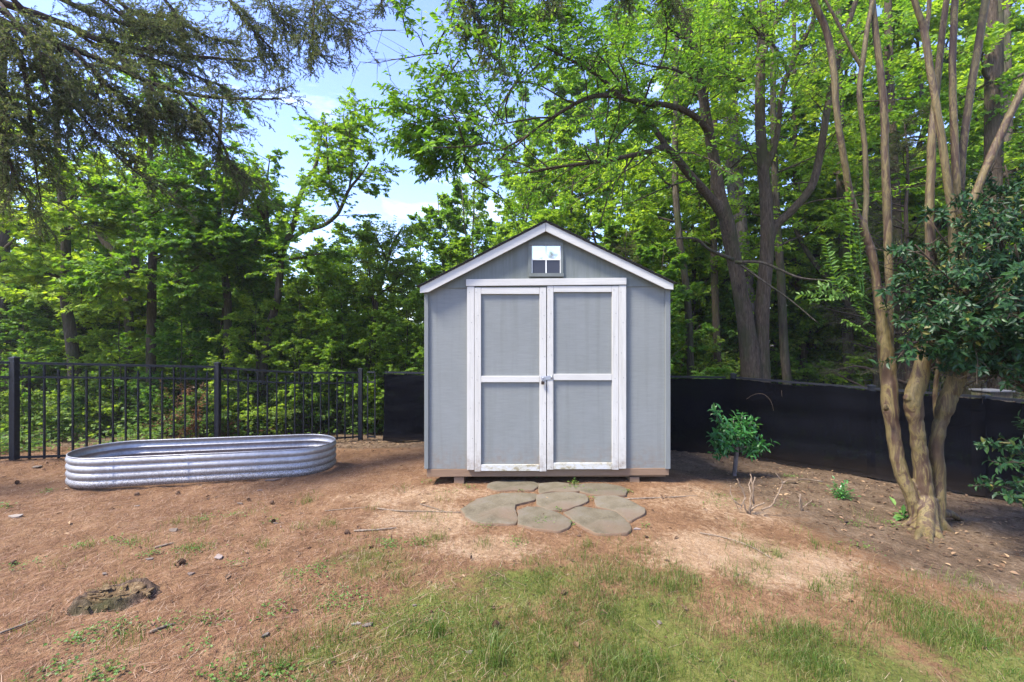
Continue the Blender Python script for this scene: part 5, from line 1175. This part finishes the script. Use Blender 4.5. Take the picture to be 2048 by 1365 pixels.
# brown dead brush clump left
DB = empty('dead_bush', (-5.6, 8.2, float(gz(-5.6, 8.2))), 'rust brown dead bush behind the left part of the metal fence', 'bush')
rng = R(61); b0 = np.array([(-5.6, 8.2, float(gz(-5.6, 8.2)))]*60)+rng.normal(0, .06, (60, 3)); br = grow(rng, b0, rng.normal(0, .5, (60, 3))+(0, 0, 1.), rng.uniform(.5, 1.15, 60), 5, .15, 0)
mb = MB(); mb.tubes(br, np.full((60, 6), .005), 4, False); p, d, t = spawn(rng, br, 9, .2, 1, .8, .3, .8, 0); tw = grow(rng, p, d, np.full(len(p), .2), 3, .2, -.05); mb.tubes(tw, np.full((len(tw), 4), .002), 3, False); mb.build('stems', M['dead'], DB)
lf = MB(); twig_leaves(rng, lf, tw, 7, .05, 'oval', .4, .7, .5); lf.build('foliage', M['dead'], DB)
# trees on the near side, behind the viewer (seen mirrored in the small window)
for x, y, s in ((4.6, -30, .97), (1.4, -31, .90), (-9, -40, .9), (16, -36, 1.)):
    o = copy_tree(K1); place(o, x, y, x, s); o['label'] = 'broadleaf tree across the yard, mirrored in the small shed window'; o['group'] = 'trees mirrored in the shed window'

# ================================================================== GROUND COVER, GRASS, STRAW, LITTER
def scatter(rng, n, x0, x1, y0, y1, dens):
    x = rng.uniform(x0, x1, n); y = rng.uniform(y0, y1, n); k = rng.random(n) < dens(x, y); return x[k], y[k]
def infr(x, y): return (np.abs(x/y) < 1.2)
def behind_left(x, y): # beyond the left fence line
    d = A1-A0; s = (x-A0[0])*d[1]-(y-A0[1])*d[0]
    return (s < -.1)
rng = R(700)
x, y = scatter(rng, 60000, -11, -1.2, 5.5, 11.5, lambda x, y: behind_left(x, y)*infr(x, y)*(.03+.9*sstep(.44, .66, fbm(x*1.4, y*1.4, 4, 80)))*sstep(.05, 1.6, (y-7.9)*.825-(x+2.63)*.565))
k = (np.abs(y-7.9) > .12) | (x < -2.7); x, y = x[k], y[k]
h = rng.gamma(2., .09, len(x))*(.6+.8*fbm(x, y, 2, 81)); p = np.stack([x, y, gz(x, y)+h], -1); d = rng.normal(0, 1, p.shape); d[:, 2] = d[:, 2]*.3
lf = MB(); ln = rng.uniform(.03, .085, len(x)); leafs(lf, p, d, np.array((0, -.2, 1.))+rng.normal(0, .45, p.shape), ln, ln*.75, 'maple')
tag(lf.build('ground_cover', M['leaf_shrub']), 'mixed green weeds and ivy covering the wood floor behind the fence', None, None, 'stuff')
x, y = scatter(rng, 14000, 1.6, 16, 7.6, 18, lambda x, y: infr(x, y)*.7*sstep(.35, .6, fbm(x, y, 3, 82)))
h = rng.gamma(2., .12, len(x)); p = np.stack([x, y, gz(x, y)+h], -1); d = rng.normal(0, 1, p.shape); lf = MB(); ln = rng.uniform(.05, .11, len(x)); leafs(lf, p, d, np.array((0, 0, 1.))+rng.normal(0, .5, p.shape), ln, ln*.7, 'oval')
tag(lf.build('ground_cover', M['leaf_far']), 'sunlit low greenery on the wood floor beyond the shade cloth', None, None, 'stuff')

# grass blades
def blades(rng, x, y, h, w, lean, mb):
    n = len(x); z = gz(x, y)-.004; b = np.stack([x, y, z], -1); a = rng.uniform(0, 6.28, n); s = np.stack([np.cos(a), np.sin(a), 0*a], -1)
    a2 = rng.uniform(0, 6.28, n); ld = np.stack([np.cos(a2), np.sin(a2), 0*a2], -1)*lean[:, None]
    m = b+(np.array((0, 0, 1.))+ld*.35)*(h*.55)[:, None]; t = b+(np.array((0, 0, .92))+ld*1.0)*h[:, None]
    V = np.stack([b-s*w[:, None], b+s*w[:, None], m-s*w[:, None]*.8, m+s*w[:, None]*.8, t], 1); i = (np.arange(n)*5)[:, None]
    mb.add(V.reshape(-1, 3), i+np.array([[0, 1, 3, 2]]), i+np.array([[2, 3, 4]]))
mb = MB(); rng = R(710)
x, y = scatter(rng, 230000, -1.8, 3.6, 1.65, 3.4, lambda x, y: (np.abs(x/y) < 1.2)*m_grass(x, y)*(.10+.90*sstep(.42, .66, fbm(x*2.3, y*3.4, 4, 90)))*.80)
tall = sstep(.45, .7, fbm(x*2.1+7, y*2.6, 3, 91))
blades(rng, x, y, rng.uniform(.018, .045, len(x))*(1+1.1*tall), rng.uniform(.0007, .0013, len(x)), rng.uniform(.1, .9, len(x)), mb)
tuft = R(3)
for k in range(150):
    if k < 40: cx, cy = tuft.uniform(-3.0, .2), tuft.uniform(1.75, 3.6)
    elif k < 110: cx, cy = tuft.uniform(-.3, 2.6), tuft.uniform(1.7, 3.3)
    else: cx, cy = tuft.uniform(-2.4, 3.2), tuft.uniform(2.6, 4.4)
    if k >= 110 and -.4 < cx < 1.5 and cy > 3.1: continue
    n = int(tuft.integers(14, 70)); q = tuft.normal(0, .035+.02*(k % 3), (n, 2)); big = .5+tuft.random()*.8
    blades(tuft, cx+q[:, 0], cy+q[:, 1], tuft.uniform(.03, .085, n)*big, tuft.uniform(.0008, .0016, n), tuft.uniform(.3, 1.1, n), mb)
for (u, v, hh) in ((985,1330,.16),(870,1270,.13),(1110,1320,.10),(560,1340,.09),(985,1300,.12)):
    c = G(u, v); q = tuft.normal(0, .022, (60, 2)); blades(tuft, c[0]+q[:, 0], c[1]+q[:, 1], tuft.uniform(.5, 1, 60)*hh, tuft.uniform(.0012, .002, 60), tuft.uniform(.2, .8, 60), mb)
tag(mb.build('grass', M['grass']), 'thin patchy lawn grass in the lower right of the yard', None, None, 'stuff')

# clover and moss like weeds
mb = MB(); rng = R(720)
def weedpatch(cx, cy, r, n, s, hmax=.03):
    q = rng.normal(0, r, (n, 2))*np.array((1, .75)); x = cx+q[:, 0]; y = cy+q[:, 1]; p = np.stack([x, y, gz(x, y)+rng.uniform(.004, hmax, n)], -1)
    d = rng.normal(0, 1, p.shape); d[:, 2] *= .2; ln = s*rng.uniform(.6, 1.3, n); leafs(mb, p, d, np.array((0, 0, 1.))+rng.normal(0, .35, p.shape), ln, ln*.8, 'oval')
for (u, v, r, n, s) in ((410,1040,.05,70,.014),(385,1100,.07,160,.013),(235,1085,.06,90,.012),(160,1095,.04,50,.013),(300,1110,.03,50,.014),(260,1090,.04,50,.012),(40,1135,.06,60,.014),(475,1030,.06,80,.012),(545,1045,.04,30,.014),(780,1090,.06,140,.013),(840,1085,.05,90,.012),(620,1145,.08,130,.014),(690,1205,.09,170,.014),(540,1225,.05,70,.014),(420,1240,.05,50,.014),
   (215,1265,.06,90,.016),(150,1280,.05,60,.016),(340,1255,.05,70,.012),(120,1340,.06,80,.016),(560,1350,.07,90,.018),(200,1355,.06,80,.018),(450,1355,.06,80,.018),(400,1300,.05,40,.014),(470,1130,.04,40,.012),(1085,1045,.05,140,.010),(1148,978,.03,50,.016),(1118,1023,.02,30,.014),(1180,985,.03,40,.012),(1180,1000,.03,40,.012),(1253,985,.03,50,.014),(1142,1050,.02,25,.014),(975,1055,.04,50,.010),(1030,1090,.04,60,.012),(1290,1055,.03,30,.012),(1075,957,.02,30,.016),(1040,985,.02,20,.012),
   (860,965,.06,50,.014),(900,985,.06,40,.012),(935,975,.05,50,.012),(1410,905,.06,80,.02),(1440,912,.04,50,.02),(1500,912,.05,70,.02),(1580,955,.06,60,.018),(1430,1010,.06,50,.012),(1710,1050,.05,50,.014),(1620,1010,.05,30,.012),(1780,1050,.04,40,.016),(1720,1095,.06,60,.014),(1470,1000,.06,50,.012),(1560,1010,.08,50,.012),(10,1015,.04,40,.02),(95,985,.04,40,.018),(950,1010,.03,20,.01)):
    c = G(u, v); weedpatch(c[0], c[1], r, n, s)
x, y = scatter(rng, 16000, -1.6, 2.4, 2.0, 3.2, lambda x, y: .8*sstep(.5, .7, fbm(x*2.6, y*2.6, 4, 61))*np.maximum(m_grass(x, y), .9*np.exp(-(((x+.95)/.45)**2+((y-2.9)/.2)**2))))
p = np.stack([x, y, gz(x, y)+rng.uniform(.002, .014, len(x))], -1); d = rng.normal(0, 1, p.shape); d[:, 2] *= .2; ln = rng.uniform(.005, .011, len(x)); leafs(mb, p, d, np.array((0, 0, 1.))+rng.normal(0, .35, p.shape), ln, ln*.8, 'oval')
tag(mb.build('weeds', M['leaf_weed']), 'small clover and mossy weeds sprouting in patches across the soil', None, None, 'stuff')
# distinct little green plants
def tuftplant(u, v, r, n, s, lab, mat='leaf_small'):
    c = G(u, v); e = empty('weed_plant', c, lab, 'plant'); rs = R(int(u)); q = rs.normal(0, r*.5, (n, 3)); q[:, 2] = np.abs(q[:, 2])*1.3+.01
    d = q*np.array((1, 1, .5))+rs.normal(0, .03, q.shape); ln = s*rs.uniform(.7, 1.2, n); lf = MB(); leafs(lf, c+q, d, np.array((0, 0, 1.))+rs.normal(0, .4, q.shape), ln, ln*.5, 'pointed'); lf.build('foliage', M[mat], e)
    m = MB(); m.tubes(np.stack([np.tile(c, (n, 1)), c+q*.5+(0, 0, .005), c+q], 1), np.full((n, 3), .0012), 3, False); m.build('stems', M[mat], e)
tuftplant(1683, 996, .09, 150, .035, 'small round green seedling clump near the surface root')
tuftplant(1148, 972, .035, 26, .03, 'little weed sprouting between the two back flagstones', 'leaf_weed')
tuftplant(1808, 1040, .07, 12, .10, 'single broad green leaf plant at the foot of the multi stemmed tree')
tuftplant(285, 905, .10, 60, .05, 'green weeds growing inside the raised garden bed', 'leaf_weed')
tuftplant(395, 862, .16, 70, .075, 'light green leafy sprout at the fence behind the raised bed', 'leaf_weed')

# pine straw
mb = MB(); rng = R(730)
x, y = scatter(rng, 110000, -6.5, 3.0, 1.65, 6.2, lambda x, y: (np.abs(x/y) < 1.2)*np.clip(sstep(1.2, -1.6, x-.25*(y-3))*.95*(1-.75*np.clip(m_sand(x, y), 0, 1))+.08, 0, 1)*(.35+.9*fbm(x*1.7, y*1.7, 3, 95)))
n = len(x); a = rng.uniform(0, 3.14, n)*.75+.2; L = rng.uniform(.03, .10, n); z = gz(x, y)+rng.uniform(.002, .012, n)
d = np.stack([np.cos(a), np.sin(a), rng.normal(0, .10, n)], -1)*L[:, None]/2; s = np.stack([-np.sin(a), np.cos(a), 0*a], -1)*rng.uniform(.0005, .0010, n)[:, None]
c = np.stack([x, y, z], -1); bend = np.stack([-np.sin(a), np.cos(a), 0*a], -1)*rng.normal(0, .006, n)[:, None]; bend[:, 2] = .004
V = np.stack([c-d-s, c-d+s, c+bend-s, c+bend+s, c+d-s*.4, c+d+s*.4], 1); i6 = (np.arange(n)*6)[:, None]
mb.add(V.reshape(-1, 3), np.concatenate([i6+np.array([[0, 1, 3, 2]]), i6+np.array([[2, 3, 5, 4]])]))
tag(mb.build('pine_straw', M['needle']), 'fallen rust coloured pine needles covering the left of the yard', None, None, 'stuff')
# dead leaves
mb = MB(); rng = R(740)
def dl(x, y):
    v = .03+.55*np.exp(-((y-(7.2))/.5)**2)*(x < 2.6)+.9*sstep(1.9, 3.2, x)*sstep(2.6, 3.6, y)*.4
    df = np.minimum(np.abs((x-A0[0])*(A1-A0)[1]-(y-A0[1])*(A1-A0)[0])/4.17, 9); v = v+.55*np.exp(-(df/.4)**2)
    return v*infr(x, y)
x, y = scatter(rng, 26000, -7.5, 6.5, 1.7, 8.2, dl); n = len(x)
ln = rng.uniform(.018, .055, n); p = np.stack([x, y, gz(x, y)+rng.uniform(.004, .018, n)], -1); d = rng.normal(0, 1, p.shape); d[:, 2] *= .25
leafs(mb, p, d, np.array((0, 0, 1.))+rng.normal(0, .4, p.shape), ln, ln*rng.uniform(.3, .6, n), 'pointed')
x, y = scatter(rng, 30000, -5, 4.6, 1.7, 6, lambda x, y: infr(x, y)*(.25+.4*sstep(1.4, 2.6, x))*fbm(x*2, y*2, 3, 77)); n = len(x)
ln = rng.uniform(.005, .018, n); p = np.stack([x, y, gz(x, y)+rng.uniform(.001, .008, n)], -1); d = rng.normal(0, 1, p.shape); d[:, 2] *= .2
leafs(mb, p, d, np.array((0, 0, 1.))+rng.normal(0, .4, p.shape), ln, ln*rng.uniform(.25, .6, n), 'oval')
tag(mb.build('leaf_litter', M['litter']), 'dry brown leaf litter and crumbs on the soil', None, None, 'stuff')

# ================================================================== CAMERA, SKY, SUN
cam = bpy.data.cameras.new('camera'); co = bpy.data.objects.new('camera', cam); COL.objects.link(co)
co.location = (0, 0, CAMZ); co.rotation_euler = (rad(90), 0, 0); cam.sensor_width = 36; cam.lens = 36*F/2048; cam.clip_start = .05; cam.clip_end = 2000
sc.camera = co
SUN_EL, SUN_AZ, SUN_STR, SUN_ANG, SKY_STR, EXPO = 56, -118, 2.6, 12.0, .13, 2.22
w = bpy.data.worlds.new('World'); sc.world = w; w.use_nodes = True
nt = w.node_tree; ns, ls = nt.nodes, nt.links; ns.clear()
sky = ns.new('ShaderNodeTexSky'); sky.sky_type = 'NISHITA'; sky.sun_disc = False; sky.sun_elevation = rad(SUN_EL); sky.sun_rotation = rad(SUN_AZ); sky.air_density = 1.0; sky.dust_density = .5; sky.ozone_density = 3.2
tc = ns.new('ShaderNodeTexCoord'); mp = ns.new('ShaderNodeMapping'); mp.inputs['Scale'].default_value = (1, 1, 2.6); ls.new(tc.outputs['Generated'], mp.inputs[0])
cn = noise(ns, ls, mp.outputs[0], 2.3, 7, .6, .4); cf = ramp(ns, ls, cn, [(.56, 0.), (.80, .5)])
col = mix(ns, ls, cf, sky.outputs[0], (7.5, 7.8, 8.4))
hs = ns.new('ShaderNodeHueSaturation'); hs.inputs['Hue'].default_value = .520; hs.inputs['Saturation'].default_value = 1.08; hs.inputs['Value'].default_value = .93; ls.new(col, hs.inputs['Color']); col = hs.outputs[0]
bg = ns.new('ShaderNodeBackground'); bg.inputs[1].default_value = SKY_STR; ls.new(col, bg.inputs[0]); wo = ns.new('ShaderNodeOutputWorld'); ls.new(bg.outputs[0], wo.inputs[0])
sl = bpy.data.lights.new('sun', 'SUN'); sl.energy = SUN_STR; sl.angle = rad(SUN_ANG); sl.color = (1, .95, .86); so = bpy.data.objects.new('sun', sl); COL.objects.link(so)
el, az = rad(SUN_EL), rad(SUN_AZ); S = Vector((math.cos(el)*math.sin(az), math.cos(el)*math.cos(az), math.sin(el)))
so.rotation_euler = S.to_track_quat('Z', 'Y').to_euler(); so.location = (0, 0, 12)
sc.view_settings.view_transform = 'Standard'; sc.view_settings.look = 'None'; sc.view_settings.gamma = 1; sc.view_settings.use_curve_mapping = False; sc.view_settings.exposure = EXPO
sc.cycles.max_bounces = 10; sc.cycles.diffuse_bounces = 6; sc.cycles.transmission_bounces = 6; sc.cycles.glossy_bounces = 3; sc.cycles.use_denoising = True
sc.cycles.sample_clamp_indirect = 6


# thin scattering volume added to lift the dark gaps between the trees
FILL_HAZE = .0009
hz = MB().box((-430, -430, -4), (430, 430, 19)).build('fill_haze', None)
tag(hz, 'faint veil added over the whole scene to lighten dark gaps in the wood', None, None, 'stuff')
m, nt_, ns_, ls_ = nmat('fill_haze'); pv = ns_.new('ShaderNodeVolumePrincipled'); pv.inputs['Color'].default_value = (.95, .97, 1, 1); pv.inputs['Density'].default_value = FILL_HAZE; pv.inputs['Anisotropy'].default_value = .3
om = ns_.new('ShaderNodeOutputMaterial'); ls_.new(pv.outputs[0], om.inputs['Volume']); hz.data.materials.append(m)
